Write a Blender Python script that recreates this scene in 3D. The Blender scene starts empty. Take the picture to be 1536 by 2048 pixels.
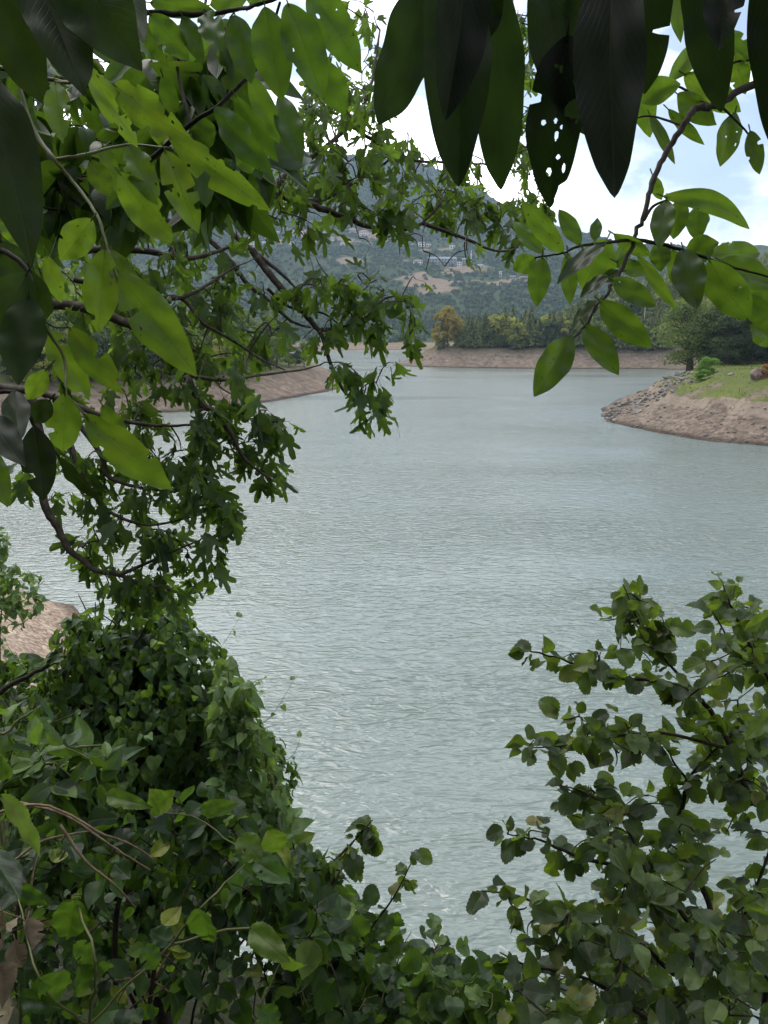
import bpy, math
import numpy as np
from mathutils import Vector

SC = bpy.context.scene
COL = SC.collection
PI = math.pi
RNG = np.random.default_rng(11)

# ------------------------------------------------------------------ camera
CAM_Z = 18.0
PITCH = math.radians(13.13)
FPX = 1538.0                      # focal length in photo pixels (photo 1536 x 2048)
cd = bpy.data.cameras.new('camera')
cam = bpy.data.objects.new('camera', cd)
COL.objects.link(cam)
cam.location = (0, 0, CAM_Z)
cam.rotation_euler = (PI / 2 - PITCH, 0, 0)
cd.sensor_fit = 'VERTICAL'
cd.sensor_height = 24.0
cd.lens = 24.0 * FPX / 2048.0
cd.clip_start = 0.05
cd.clip_end = 12000
SC.camera = cam

# ------------------------------------------------------------------ world
SUN_EL, SUN_AZ = math.radians(56), math.radians(-35)     # azimuth from +Y towards +X
SKY_STRENGTH = 0.13
CLOUD_STRENGTH = 2.7
w = bpy.data.worlds.new('World')
SC.world = w
w.use_nodes = True
nt = w.node_tree
nt.nodes.clear()
_n = nt.nodes.new
_l = nt.links.new
out = _n('ShaderNodeOutputWorld')
sky = _n('ShaderNodeTexSky')
sky.sky_type = 'NISHITA'
sky.sun_disc = False
sky.sun_elevation = SUN_EL
sky.sun_rotation = SUN_AZ
sky.altitude = 300
sky.air_density = 1.0
sky.dust_density = 1.5
bg1 = _n('ShaderNodeBackground')
bg1.inputs['Strength'].default_value = SKY_STRENGTH
_l(sky.outputs[0], bg1.inputs['Color'])
tc = _n('ShaderNodeTexCoord')
mp = _n('ShaderNodeMapping')
mp.inputs['Scale'].default_value = (1.0, 1.0, 2.3)
mp.inputs['Location'].default_value = (0.9, 0.3, 0.34)
mp.inputs['Rotation'].default_value = (0, 0, math.radians(15))
_l(tc.outputs['Generated'], mp.inputs['Vector'])
nz = _n('ShaderNodeTexNoise')
nz.inputs['Scale'].default_value = 2.6
nz.inputs['Detail'].default_value = 9
nz.inputs['Roughness'].default_value = 0.55
nz.inputs['Distortion'].default_value = 0.25
_l(mp.outputs[0], nz.inputs['Vector'])
rp = _n('ShaderNodeValToRGB')
rp.color_ramp.elements[0].position = 0.44
rp.color_ramp.elements[0].color = (0.08, 0.08, 0.08, 1)
rp.color_ramp.elements[1].position = 0.60
rp.color_ramp.elements[1].color = (1, 1, 1, 1)
_l(nz.outputs['Fac'], rp.inputs['Fac'])
nz2 = _n('ShaderNodeTexNoise')
nz2.inputs['Scale'].default_value = 5.0
nz2.inputs['Detail'].default_value = 6
_l(mp.outputs[0], nz2.inputs['Vector'])
rp2 = _n('ShaderNodeValToRGB')
rp2.color_ramp.elements[0].position = 0.36
rp2.color_ramp.elements[0].color = (0.42, 0.45, 0.50, 1)
rp2.color_ramp.elements[1].position = 0.62
rp2.color_ramp.elements[1].color = (1.0, 0.99, 0.98, 1)
_l(nz2.outputs['Fac'], rp2.inputs['Fac'])
bg2 = _n('ShaderNodeBackground')
bg2.inputs['Strength'].default_value = CLOUD_STRENGTH
_l(rp2.outputs[0], bg2.inputs['Color'])
mx = _n('ShaderNodeMixShader')
_l(rp.outputs[0], mx.inputs['Fac'])
gl = _n('ShaderNodeVectorMath')
gl.operation = 'DOT_PRODUCT'
_ga, _ge = math.radians(-30), math.radians(34)
gl.inputs[1].default_value = (math.sin(_ga) * math.cos(_ge), math.cos(_ga) * math.cos(_ge), math.sin(_ge))
_l(tc.outputs['Generated'], gl.inputs[0])
gr = _n('ShaderNodeMapRange')
gr.interpolation_type = 'SMOOTHSTEP'
gr.inputs['From Min'].default_value = 0.62
gr.inputs['From Max'].default_value = 1.0
gr.inputs['To Min'].default_value = CLOUD_STRENGTH
gr.inputs['To Max'].default_value = CLOUD_STRENGTH * 2.4
_l(gl.outputs['Value'], gr.inputs['Value'])
_l(gr.outputs[0], bg2.inputs['Strength'])
_l(bg1.outputs[0], mx.inputs[1])
_l(bg2.outputs[0], mx.inputs[2])
_l(mx.outputs[0], out.inputs['Surface'])

sd = bpy.data.lights.new('sun', 'SUN')
sun = bpy.data.objects.new('sun', sd)
COL.objects.link(sun)
sd.energy = 1.5
sd.angle = math.radians(32)
sd.color = (1.0, 0.95, 0.86)
_dir = Vector((math.sin(SUN_AZ) * math.cos(SUN_EL), math.cos(SUN_AZ) * math.cos(SUN_EL), math.sin(SUN_EL)))
sun.rotation_euler = _dir.to_track_quat('Z', 'Y').to_euler()
sun.location = (0, 0, 60)

# ------------------------------------------------------------------ render
SC.view_settings.view_transform = 'Standard'
SC.view_settings.look = 'None'
SC.view_settings.exposure = 0.25
SC.view_settings.gamma = 1.0
SC.render.engine = 'CYCLES'
cy = SC.cycles
cy.use_denoising = True
cy.max_bounces = 7
cy.diffuse_bounces = 3
cy.glossy_bounces = 2
cy.transmission_bounces = 4
cy.transparent_max_bounces = 6
cy.volume_bounces = 0
cy.sample_clamp_indirect = 6

# ------------------------------------------------------------------ maths
cp, sp = math.cos(PITCH), math.sin(PITCH)


def ray(px, py):
    a, b = (px - 768.0) / FPX, (1024.0 - py) / FPX
    return np.array([a, cp + b * sp, -sp + b * cp])


def P(px, py, d):
    """the point seen at a photo pixel, at depth d in metres"""
    return np.array([0, 0, CAM_Z]) + d * ray(px, py)


def W(px, py, z=0.0):
    r = ray(px, py)
    return np.array([0, 0, CAM_Z]) + r * ((z - CAM_Z) / r[2])


def project(p):
    x, y, z = p[..., 0], p[..., 1], p[..., 2] - CAM_Z
    d = y * cp - z * sp
    return 768 + FPX * x / d, 1024 - FPX * (y * sp + z * cp) / d, d


def _hash(ix, iy, s):
    n = (ix.astype(np.int64) * 374761393 + iy.astype(np.int64) * 668265263 + s * 1442695041) & 0xFFFFFFFF
    n = ((n ^ (n >> 13)) * 1274126177) & 0xFFFFFFFF
    n = n ^ (n >> 16)
    return (n & 0xFFFF) / 65535.0


def vnoise(x, y, s=0):
    ix, iy = np.floor(x), np.floor(y)
    fx, fy = x - ix, y - iy
    ux, uy = fx * fx * (3 - 2 * fx), fy * fy * (3 - 2 * fy)
    a, b = _hash(ix, iy, s), _hash(ix + 1, iy, s)
    c, d = _hash(ix, iy + 1, s), _hash(ix + 1, iy + 1, s)
    return (a + (b - a) * ux) * (1 - uy) + (c + (d - c) * ux) * uy


def fbm(x, y, o=4, s=0):
    x = np.asarray(x, float)
    y = np.asarray(y, float)
    t, a, n = 0, 0.5, 0
    for k in range(o):
        t = t + a * vnoise(x * 2 ** k, y * 2 ** k, s + k * 17)
        n += a
        a *= 0.5
    return t / n * 2 - 1


def sstep(a, b, x):
    t = np.clip((np.asarray(x, float) - a) / (b - a), 0, 1)
    return t * t * (3 - 2 * t)


def sdf(poly, x, y):
    """signed distance, positive inside the polygon"""
    poly = np.asarray(poly, float)
    x = np.asarray(x, float)
    y = np.asarray(y, float)
    best = np.full(x.shape, 1e18)
    ins = np.zeros(x.shape, bool)
    for i in range(len(poly)):
        ax, ay = poly[i]
        bx, by = poly[(i + 1) % len(poly)]
        dx, dy = bx - ax, by - ay
        t = np.clip(((x - ax) * dx + (y - ay) * dy) / (dx * dx + dy * dy), 0, 1)
        best = np.minimum(best, (x - ax - t * dx) ** 2 + (y - ay - t * dy) ** 2)
        if by != ay:
            ins ^= ((ay > y) != (by > y)) & (x < dx * (y - ay) / dy + ax)
    d = np.sqrt(best)
    return np.where(ins, d, -d)


def inpoly(poly, x, y):
    return sdf(poly, x, y) > 0


def nrm(v):
    v = np.asarray(v, float)
    return v / np.maximum(np.linalg.norm(v, axis=-1, keepdims=True), 1e-9)


# ------------------------------------------------------------------ meshes
class Geo:
    def __init__(self):
        self.V, self.T, self.U, self.R, self.M, self.n = [], [], [], [], [], 0

    def add(self, V, T, uv=None, rnd=None, mat=0):
        V = np.asarray(V, float)
        T = np.asarray(T, np.int64)
        self.V.append(V)
        self.T.append(T + self.n)
        self.U.append(np.zeros((len(V), 2)) if uv is None else np.asarray(uv, float))
        r = np.zeros(len(V)) if rnd is None else np.broadcast_to(np.asarray(rnd, float), (len(V),))
        self.R.append(r)
        self.M.append(np.full(len(T), mat, np.int32))
        self.n += len(V)

    def mesh(self, name, mats, origin=(0, 0, 0), smooth=True):
        V = np.concatenate(self.V) - np.asarray(origin)
        T = np.concatenate(self.T)
        me = bpy.data.meshes.new(name)
        me.vertices.add(len(V))
        me.vertices.foreach_set('co', V.astype(np.float32).ravel())
        me.loops.add(len(T) * 3)
        me.loops.foreach_set('vertex_index', T.astype(np.int32).ravel())
        me.polygons.add(len(T))
        me.polygons.foreach_set('loop_start', np.arange(0, len(T) * 3, 3, dtype=np.int32))
        me.polygons.foreach_set('use_smooth', np.full(len(T), smooth))
        for m in (mats if isinstance(mats, (list, tuple)) else [mats]):
            me.materials.append(m)
        me.polygons.foreach_set('material_index', np.concatenate(self.M))
        uv = me.uv_layers.new(name='UVMap')
        uv.data.foreach_set('uv', np.concatenate(self.U)[T.ravel()].astype(np.float32).ravel())
        at = me.attributes.new('rnd', 'FLOAT', 'POINT')
        at.data.foreach_set('value', np.concatenate(self.R).astype(np.float32))
        me.update()
        me.validate()
        return me

    def build(self, name, mats, parent=None, origin=None, smooth=True):
        org = np.array(parent['_o']) if (parent is not None and '_o' in parent) else np.zeros(3)
        if origin is not None:
            org = np.asarray(origin, float)
        o = bpy.data.objects.new(name, self.mesh(name, mats, org, smooth))
        COL.objects.link(o)
        if parent is not None:
            o.parent = parent
        elif origin is not None:
            o.location = origin
        return o


def tag(o, label=None, cat=None, group=None, kind=None):
    if label:
        o['label'] = label
    if cat:
        o['category'] = cat
    if group:
        o['group'] = group
    if kind:
        o['kind'] = kind
    return o


THINGS = []


def thing(name, label, cat, loc=(0, 0, 0), group=None):
    o = bpy.data.objects.new(name, None)
    COL.objects.link(o)
    o.empty_display_size = 0.2
    o.location = [float(v) for v in loc]
    o['_o'] = [float(v) for v in loc]
    THINGS.append(o)
    return tag(o, label, cat, group)


def dup(root, loc, rz=0.0, s=1.0, label=None, group=None):
    r = root.copy()
    COL.objects.link(r)
    r.location = [float(v) for v in loc]
    r.rotation_euler = (0, 0, rz)
    r.scale = (s, s, s) if np.isscalar(s) else s
    if '_o' in r:
        del r['_o']
    if label:
        r['label'] = label
    if group:
        r['group'] = group
    for ch in root.children:
        c = ch.copy()
        COL.objects.link(c)
        c.parent = r
        for g in ch.children:
            d = g.copy()
            COL.objects.link(d)
            d.parent = c
    return r


def tube(geo, pts, r0, r1, sides=6, rnd=0.5, mat=0, rad=None):
    pts = np.asarray(pts, float)
    n = len(pts)
    if rad is None:
        rad = np.linspace(r0, r1, n)
    tan = np.gradient(pts, axis=0)
    tan = nrm(tan)
    ref = np.array([0.31, 0.17, 0.93])
    a = nrm(np.cross(tan, ref))
    b = np.cross(tan, a)
    th = np.arange(sides) * 2 * PI / sides
    V = pts[:, None] + rad[:, None, None] * (np.cos(th)[None, :, None] * a[:, None] + np.sin(th)[None, :, None] * b[:, None])
    V = V.reshape(-1, 3)
    i = np.arange(n - 1)[:, None] * sides
    j = np.arange(sides)[None]
    k = (j + 1) % sides
    q = np.stack([i + j, i + k, i + sides + k, i + sides + j], -1).reshape(-1, 4)
    T = np.concatenate([q[:, [0, 1, 2]], q[:, [0, 2, 3]]])
    V = np.concatenate([V, pts[-1:] + tan[-1:] * rad[-1]])
    e = (n - 1) * sides
    cap = np.stack([e + np.arange(sides), e + (np.arange(sides) + 1) % sides, np.full(sides, n * sides)], -1)
    L = np.concatenate([[0], np.cumsum(np.linalg.norm(np.diff(pts, axis=0), axis=1))])
    uv = np.stack([np.tile(np.arange(sides) / sides, n), np.repeat(L, sides)], -1)
    uv = np.concatenate([uv, [[0, L[-1]]]])
    geo.add(V, np.concatenate([T, cap]), uv, rnd, mat)


def smooth_path(ctrl, n=6):
    """Catmull-Rom through control points"""
    c = np.asarray(ctrl, float)
    if len(c) < 3:
        return c[0] + (c[-1] - c[0]) * np.linspace(0, 1, n + 1)[:, None]
    c = np.concatenate([[2 * c[0] - c[1]], c, [2 * c[-1] - c[-2]]])
    o = []
    for i in range(1, len(c) - 2):
        t = np.linspace(0, 1, n, endpoint=False)[:, None]
        p0, p1, p2, p3 = c[i - 1], c[i], c[i + 1], c[i + 2]
        o.append(0.5 * (2 * p1 + (p2 - p0) * t + (2 * p0 - 5 * p1 + 4 * p2 - p3) * t ** 2 + (3 * p1 - p0 - 3 * p2 + p3) * t ** 3))
    o.append(c[-2:-1])
    return np.concatenate(o)


# ------------------------------------------------------------------ leaves
def outline_leaf(pts, centre=(0, 0.45), fold=0.25, curl=0.15, wave=0.04, rings=(0.5, 1.0), seed=0):
    """pts: closed outline (n,2), base at the origin, tip at (0,1)"""
    r = np.random.default_rng(seed)
    pts = np.asarray(pts, float)
    c = np.asarray(centre)
    n = len(pts)
    xy = [c[None]]
    for s in rings:
        xy.append(c + (pts - c) * s)
    xy = np.concatenate(xy)
    T = [[0, 1 + i, 1 + (i + 1) % n] for i in range(n)]
    for k in range(len(rings) - 1):
        a, b = 1 + k * n, 1 + (k + 1) * n
        for i in range(n):
            j = (i + 1) % n
            T += [[a + i, b + i, b + j], [a + i, b + j, a + j]]
    x, y = xy[:, 0], xy[:, 1]
    ph = r.uniform(0, 6, 2)
    z = fold * np.abs(x) - curl * (y - 0.2) ** 2 + wave * np.sin(9 * y + ph[0]) * np.abs(x) * 3 + wave * np.sin(6 * x + 5 * y + ph[1])
    return np.stack([x, y, z], -1), np.array(T), xy.copy()


def spline2(pts, n):
    return smooth_path(pts, n)


def mirror(pts):
    p = np.asarray(pts, float)
    l = p[1:-1][::-1] * [-1, 1]
    return np.concatenate([p, l])


def serrate(p, amt, seed):
    r = np.random.default_rng(seed)
    c = np.array([0, 0.45])
    k = 1 + amt * np.where(np.arange(len(p)) % 2 == 0, 1, -1) + r.normal(0, amt * 0.4, len(p))
    k[0] = 1
    return c + (p - c) * k[:, None]


def fig_outline(seed, n=48):
    """a palmate leaf: lobes pointing forwards, wedge shaped base, rounded sinuses"""
    r = np.random.default_rng(seed)
    five = r.random() < 0.75
    th = np.linspace(-PI, PI, n, endpoint=False)
    lob = [(0, 0.60 + r.uniform(-.03, .02), 0.34 + r.uniform(-.04, .05))]
    for s in (-1, 1):
        lob.append((s * math.radians(47 + r.uniform(-6, 6)), 0.47 + r.uniform(-.07, .05), 0.30 + r.uniform(-.03, .05)))
        if five:
            lob.append((s * math.radians(98 + r.uniform(-8, 8)), 0.32 + r.uniform(-.06, .05), 0.40))
    rad = np.full(n, r.uniform(0.17, 0.25))
    for a, L, sg in lob:
        d = (th - a + PI) % (2 * PI) - PI
        rad = np.maximum(rad, L * np.exp(-np.abs(d / sg) ** 3.0))
    b = np.abs(np.abs(th) - PI)
    rad = np.where(b < 0.35, np.maximum(rad, 0.40 - 0.5 * b), rad)
    rad *= 1 + r.normal(0, 0.025, n)
    return np.stack([0.92 * rad * np.sin(th), 0.40 + rad * np.cos(th)], -1)


def make_templates():
    t = {}
    t['fig'] = [outline_leaf(fig_outline(s), (0, 0.42), 0.22, 0.5 if s % 2 else 0.25, 0.05, seed=s) for s in range(8)]
    heart = [(0, 0.08), (0.13, -0.01), (0.33, 0.02), (0.44, 0.2), (0.40, 0.42), (0.25, 0.68), (0.1, 0.88), (0, 1.03)]
    t['heart'] = [outline_leaf(mirror(spline2(heart, 2)), (0, 0.38), 0.3, 0.35, 0.03, seed=s) for s in range(5)]
    rnd_ = [(0, 0.0), (0.2, 0.01), (0.38, 0.14), (0.47, 0.36), (0.45, 0.58), (0.33, 0.8), (0.16, 0.94), (0, 1.0)]
    t['hazel'] = []
    for s in range(8):
        o = serrate(mirror(spline2(rnd_, 3)), 0.045, s)
        if s % 4:                                  # a bite out of the margin
            r = np.random.default_rng(s)
            a = o[r.integers(8, len(o) - 8)]
            d = np.linalg.norm(o - a, axis=1)
            c = np.array([0, .45])
            o = c + (o - c) * (1 - 0.55 * np.exp(-(d / 0.12) ** 2))[:, None]
        t['hazel'].append(outline_leaf(o, (0, 0.45), 0.2 if s < 5 else 0.5, 0.2 * (s % 3), 0.04, seed=s))
    ov = [(0, 0), (0.13, 0.05), (0.26, 0.2), (0.30, 0.38), (0.25, 0.6), (0.14, 0.82), (0.05, 0.94), (0, 1.02)]
    t['ovate'] = [outline_leaf(serrate(mirror(spline2(ov, 3)), 0.025, s), (0, 0.42), 0.35, 0.35 * (s % 3), 0.04, seed=s) for s in range(6)]
    lan = [(0, 0), (0.08, 0.06), (0.17, 0.25), (0.18, 0.45), (0.13, 0.7), (0.05, 0.9), (0, 1.0)]
    t['lance'] = [outline_leaf(mirror(spline2(lan, 2)), (0, 0.45), 0.4, 0.4 * (s % 3), 0.03, seed=s) for s in range(5)]
    bl = [(0, 0), (0.2, 0.02), (0.36, 0.2), (0.36, 0.4), (0.24, 0.72), (0.08, 0.93), (0, 1.0)]
    t['simple'] = [outline_leaf(mirror(np.array(bl)), (0, 0.4), 0.35, 0.4 * (s % 2), 0.03, rings=(1.0,), seed=s) for s in range(3)]
    return t


TPL = make_templates()
TPL['hazelmix'] = TPL['hazel'] + [(v * [1.25, 1, 1], t_, u_) for v, t_, u_ in TPL['ovate'][:5]]
TPL['fig'] += [(v * [1.0, 1.0, 2.2], t_, u_) for v, t_, u_ in TPL['fig'][::2]]     # some strongly folded


def scatter(geo, kind, base, Y, Z, length, width=1.0, rnd=None, seed=0, mat=0):
    """instance leaf templates; base/Y/Z (n,3); length (n,)"""
    r = np.random.default_rng(seed)
    base = np.asarray(base, float)
    n = len(base)
    if n == 0:
        return
    Y = nrm(Y)
    Z = np.asarray(Z, float)
    X = np.cross(Y, Z)
    bad = np.linalg.norm(X, axis=1) < 1e-3
    X[bad] = np.cross(Y[bad], [0.3, 0.5, 0.7])
    X = nrm(X)
    Zn = np.cross(X, Y)
    length = np.broadcast_to(np.asarray(length, float), (n,))
    width = np.broadcast_to(np.asarray(width, float), (n,))
    rnd = r.random(n) if rnd is None else np.broadcast_to(rnd, (n,))
    tp = TPL[kind] if isinstance(kind, str) else kind
    pick = r.integers(0, len(tp), n)
    for k, (tv, tt, tuv) in enumerate(tp):
        s = np.nonzero(pick == k)[0]
        if not len(s):
            continue
        L = length[s][:, None, None]
        v = base[s][:, None] + L * (tv[None, :, 0:1] * width[s][:, None, None] * X[s][:, None] + tv[None, :, 1:2] * Y[s][:, None] + tv[None, :, 2:3] * Zn[s][:, None])
        T = tt[None] + (np.arange(len(s)) * len(tv))[:, None, None]
        geo.add(v.reshape(-1, 3), T.reshape(-1, 3), np.tile(tuv, (len(s), 1)), np.repeat(rnd[s], len(tv)), mat)


# ------------------------------------------------------------------ materials
def new_mat(name):
    m = bpy.data.materials.new(name)
    m.use_nodes = True
    t = m.node_tree
    t.nodes.clear()
    o = t.nodes.new('ShaderNodeOutputMaterial')
    return m, t, t.nodes.new, t.links.new, o


def ramp(t, stops):
    r = t.nodes.new('ShaderNodeValToRGB')
    e = r.color_ramp.elements
    while len(e) < len(stops):
        e.new(0.5)
    for k, (p, c) in enumerate(stops):
        e[k].position = p
        e[k].color = (c[0], c[1], c[2], 1)
    return r


def leaf_mat(name, stops, trans=(0.25, 0.42, 0.04), tfac=0.35, rough=0.45, spec=0.4, veins=0.35, under=None, patch=0.25, nveins=9, specks=False):
    m, t, N, L, o = new_mat(name)
    at = N('ShaderNodeAttribute')
    at.attribute_name = 'rnd'
    rp = ramp(t, stops)
    L(at.outputs['Fac'], rp.inputs['Fac'])
    # blotches
    geo = N('ShaderNodeNewGeometry')
    nz = N('ShaderNodeTexNoise')
    nz.inputs['Scale'].default_value = 30
    nz.inputs['Detail'].default_value = 4
    tcn = N('ShaderNodeTexCoord')
    L(tcn.outputs['Object'], nz.inputs['Vector'])
    hs = N('ShaderNodeHueSaturation')
    mr = N('ShaderNodeMapRange')
    mr.inputs['From Min'].default_value = 0.3
    mr.inputs['From Max'].default_value = 0.7
    mr.inputs['To Min'].default_value = 1 - patch
    mr.inputs['To Max'].default_value = 1 + patch
    L(nz.outputs['Fac'], mr.inputs['Value'])
    L(mr.outputs[0], hs.inputs['Value'])
    L(rp.outputs[0], hs.inputs['Color'])
    col = hs.outputs[0]
    hgt = None
    if veins:
        uv = N('ShaderNodeUVMap')
        sx = N('ShaderNodeSeparateXYZ')
        L(uv.outputs[0], sx.inputs[0])
        ab = N('ShaderNodeMath')
        ab.operation = 'ABSOLUTE'
        L(sx.outputs[0], ab.inputs[0])
        mid = N('ShaderNodeMapRange')
        mid.inputs['From Min'].default_value = 0.008
        mid.inputs['From Max'].default_value = 0.024
        mid.inputs['To Min'].default_value = 1
        mid.inputs['To Max'].default_value = 0
        L(ab.outputs[0], mid.inputs['Value'])
        # side veins: y - 0.8|x|
        ml = N('ShaderNodeMath')
        ml.operation = 'MULTIPLY_ADD'
        L(ab.outputs[0], ml.inputs[0])
        ml.inputs[1].default_value = -0.7
        L(sx.outputs[1], ml.inputs[2])
        sc_ = N('ShaderNodeMath')
        sc_.operation = 'MULTIPLY'
        L(ml.outputs[0], sc_.inputs[0])
        sc_.inputs[1].default_value = nveins
        fr = N('ShaderNodeMath')
        fr.operation = 'PINGPONG'
        L(sc_.outputs[0], fr.inputs[0])
        fr.inputs[1].default_value = 0.5
        sv = N('ShaderNodeMapRange')
        sv.inputs['From Min'].default_value = 0.02
        sv.inputs['From Max'].default_value = 0.09
        sv.inputs['To Min'].default_value = 0.6
        sv.inputs['To Max'].default_value = 0
        L(fr.outputs[0], sv.inputs['Value'])
        mxv = N('ShaderNodeMath')
        mxv.operation = 'MAXIMUM'
        L(mid.outputs[0], mxv.inputs[0])
        L(sv.outputs[0], mxv.inputs[1])
        fac = N('ShaderNodeMath')
        fac.operation = 'MULTIPLY'
        L(mxv.outputs[0], fac.inputs[0])
        fac.inputs[1].default_value = veins
        mixv = N('ShaderNodeMixRGB')
        L(fac.outputs[0], mixv.inputs['Fac'])
        L(col, mixv.inputs[1])
        sc = stops[len(stops) // 2][1]
        mixv.inputs[2].default_value = (min(1, sc[0] * 1.8 + .03), min(1, sc[1] * 1.5 + .03), sc[2] * 1.6 + .01, 1)
        col = mixv.outputs[0]
        hgt = mxv.outputs[0]
    if under is not None:
        mu = N('ShaderNodeMixRGB')
        L(geo.outputs['Backfacing'], mu.inputs['Fac'])
        L(col, mu.inputs[1])
        mu.inputs[2].default_value = (*under, 1)
        col = mu.outputs[0]
    pr = N('ShaderNodeBsdfPrincipled')
    L(col, pr.inputs['Base Color'])
    pr.inputs['Roughness'].default_value = rough
    pr.inputs['Specular IOR Level'].default_value = spec
    if hgt is not None:
        bp = N('ShaderNodeBump')
        bp.inputs['Strength'].default_value = 0.35
        bp.inputs['Distance'].default_value = 0.002
        bp.invert = True
        L(hgt, bp.inputs['Height'])
        L(bp.outputs[0], pr.inputs['Normal'])
    tr = N('ShaderNodeBsdfTranslucent')
    tm = N('ShaderNodeMixRGB')
    tm.blend_type = 'MULTIPLY'
    tm.inputs['Fac'].default_value = 0.75
    tm.inputs[1].default_value = (*trans, 1)
    g2 = N('ShaderNodeMixRGB')                    # keep per-leaf variation in the transmitted light
    g2.inputs['Fac'].default_value = 1
    gm = N('ShaderNodeMath')
    gm.operation = 'MULTIPLY_ADD'
    L(at.outputs['Fac'], gm.inputs[0])
    gm.inputs[1].default_value = 0.75
    gm.inputs[2].default_value = 0.45
    L(gm.outputs[0], g2.inputs[2])
    vm = N('ShaderNodeMath')
    vm.operation = 'MULTIPLY'
    L(gm.outputs[0], vm.inputs[0])
    L(mr.outputs[0], vm.inputs[1])
    L(vm.outputs[0], tm.inputs[2])
    tcol = tm.outputs[0]
    if veins:
        tv = N('ShaderNodeMixRGB')
        tvf = N('ShaderNodeMath')
        tvf.operation = 'MULTIPLY'
        tvf.inputs[1].default_value = 0.8
        L(fac.outputs[0], tvf.inputs[0])
        L(tvf.outputs[0], tv.inputs['Fac'])
        L(tcol, tv.inputs[1])
        tv.inputs[2].default_value = (trans[0] * .55, trans[1] * .5, trans[2] * .6, 1)
        tcol = tv.outputs[0]
    if specks:
        ng = N('ShaderNodeTexNoise')
        ng.inputs['Scale'].default_value = 190
        ng.inputs['Detail'].default_value = 2
        L(tcn.outputs['Object'], ng.inputs['Vector'])
        sg_ = N('ShaderNodeMapRange')
        sg_.inputs['From Min'].default_value = 0.70
        sg_.inputs['From Max'].default_value = 0.74
        L(ng.outputs['Fac'], sg_.inputs['Value'])
        tb = N('ShaderNodeMixRGB')
        L(sg_.outputs[0], tb.inputs['Fac'])
        L(tcol, tb.inputs[1])
        tb.inputs[2].default_value = (0.03, 0.02, 0.006, 1)
        tcol = tb.outputs[0]
        nl_ = N('ShaderNodeTexNoise')
        nl_.inputs['Scale'].default_value = 14
        nl_.inputs['Detail'].default_value = 3
        L(tcn.outputs['Object'], nl_.inputs['Vector'])
        sl_ = N('ShaderNodeMapRange')
        sl_.inputs['From Min'].default_value = 0.5
        sl_.inputs['From Max'].default_value = 0.8
        sl_.inputs['To Max'].default_value = 0.55
        L(nl_.outputs['Fac'], sl_.inputs['Value'])
        ty = N('ShaderNodeMixRGB')
        L(sl_.outputs[0], ty.inputs['Fac'])
        L(tcol, ty.inputs[1])
        ty.inputs[2].default_value = (trans[0] * 1.5, trans[1] * 1.1, trans[2], 1)
        tcol = ty.outputs[0]
    L(tcol, tr.inputs['Color'])
    ms = N('ShaderNodeMixShader')
    ms.inputs['Fac'].default_value = tfac
    L(pr.outputs[0], ms.inputs[1])
    L(tr.outputs[0], ms.inputs[2])
    L(ms.outputs[0], o.inputs['Surface'])
    return m


def noise_mat(name, stops, scale=8, detail=6, rough=0.9, bump=0.3, bdist=0.02, coord='Object', spec=0.2, stretch=(1, 1, 1)):
    m, t, N, L, o = new_mat(name)
    tcn = N('ShaderNodeTexCoord')
    mp = N('ShaderNodeMapping')
    mp.inputs['Scale'].default_value = stretch
    L(tcn.outputs[coord], mp.inputs[0])
    nz = N('ShaderNodeTexNoise')
    nz.inputs['Scale'].default_value = scale
    nz.inputs['Detail'].default_value = detail
    nz.inputs['Roughness'].default_value = 0.65
    L(mp.outputs[0], nz.inputs['Vector'])
    rp = ramp(t, stops)
    L(nz.outputs['Fac'], rp.inputs['Fac'])
    pr = N('ShaderNodeBsdfPrincipled')
    L(rp.outputs[0], pr.inputs['Base Color'])
    pr.inputs['Roughness'].default_value = rough
    pr.inputs['Specular IOR Level'].default_value = spec
    bp = N('ShaderNodeBump')
    bp.inputs['Strength'].default_value = bump
    bp.inputs['Distance'].default_value = bdist
    L(nz.outputs['Fac'], bp.inputs['Height'])
    L(bp.outputs[0], pr.inputs['Normal'])
    L(pr.outputs[0], o.inputs['Surface'])
    return m


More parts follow.
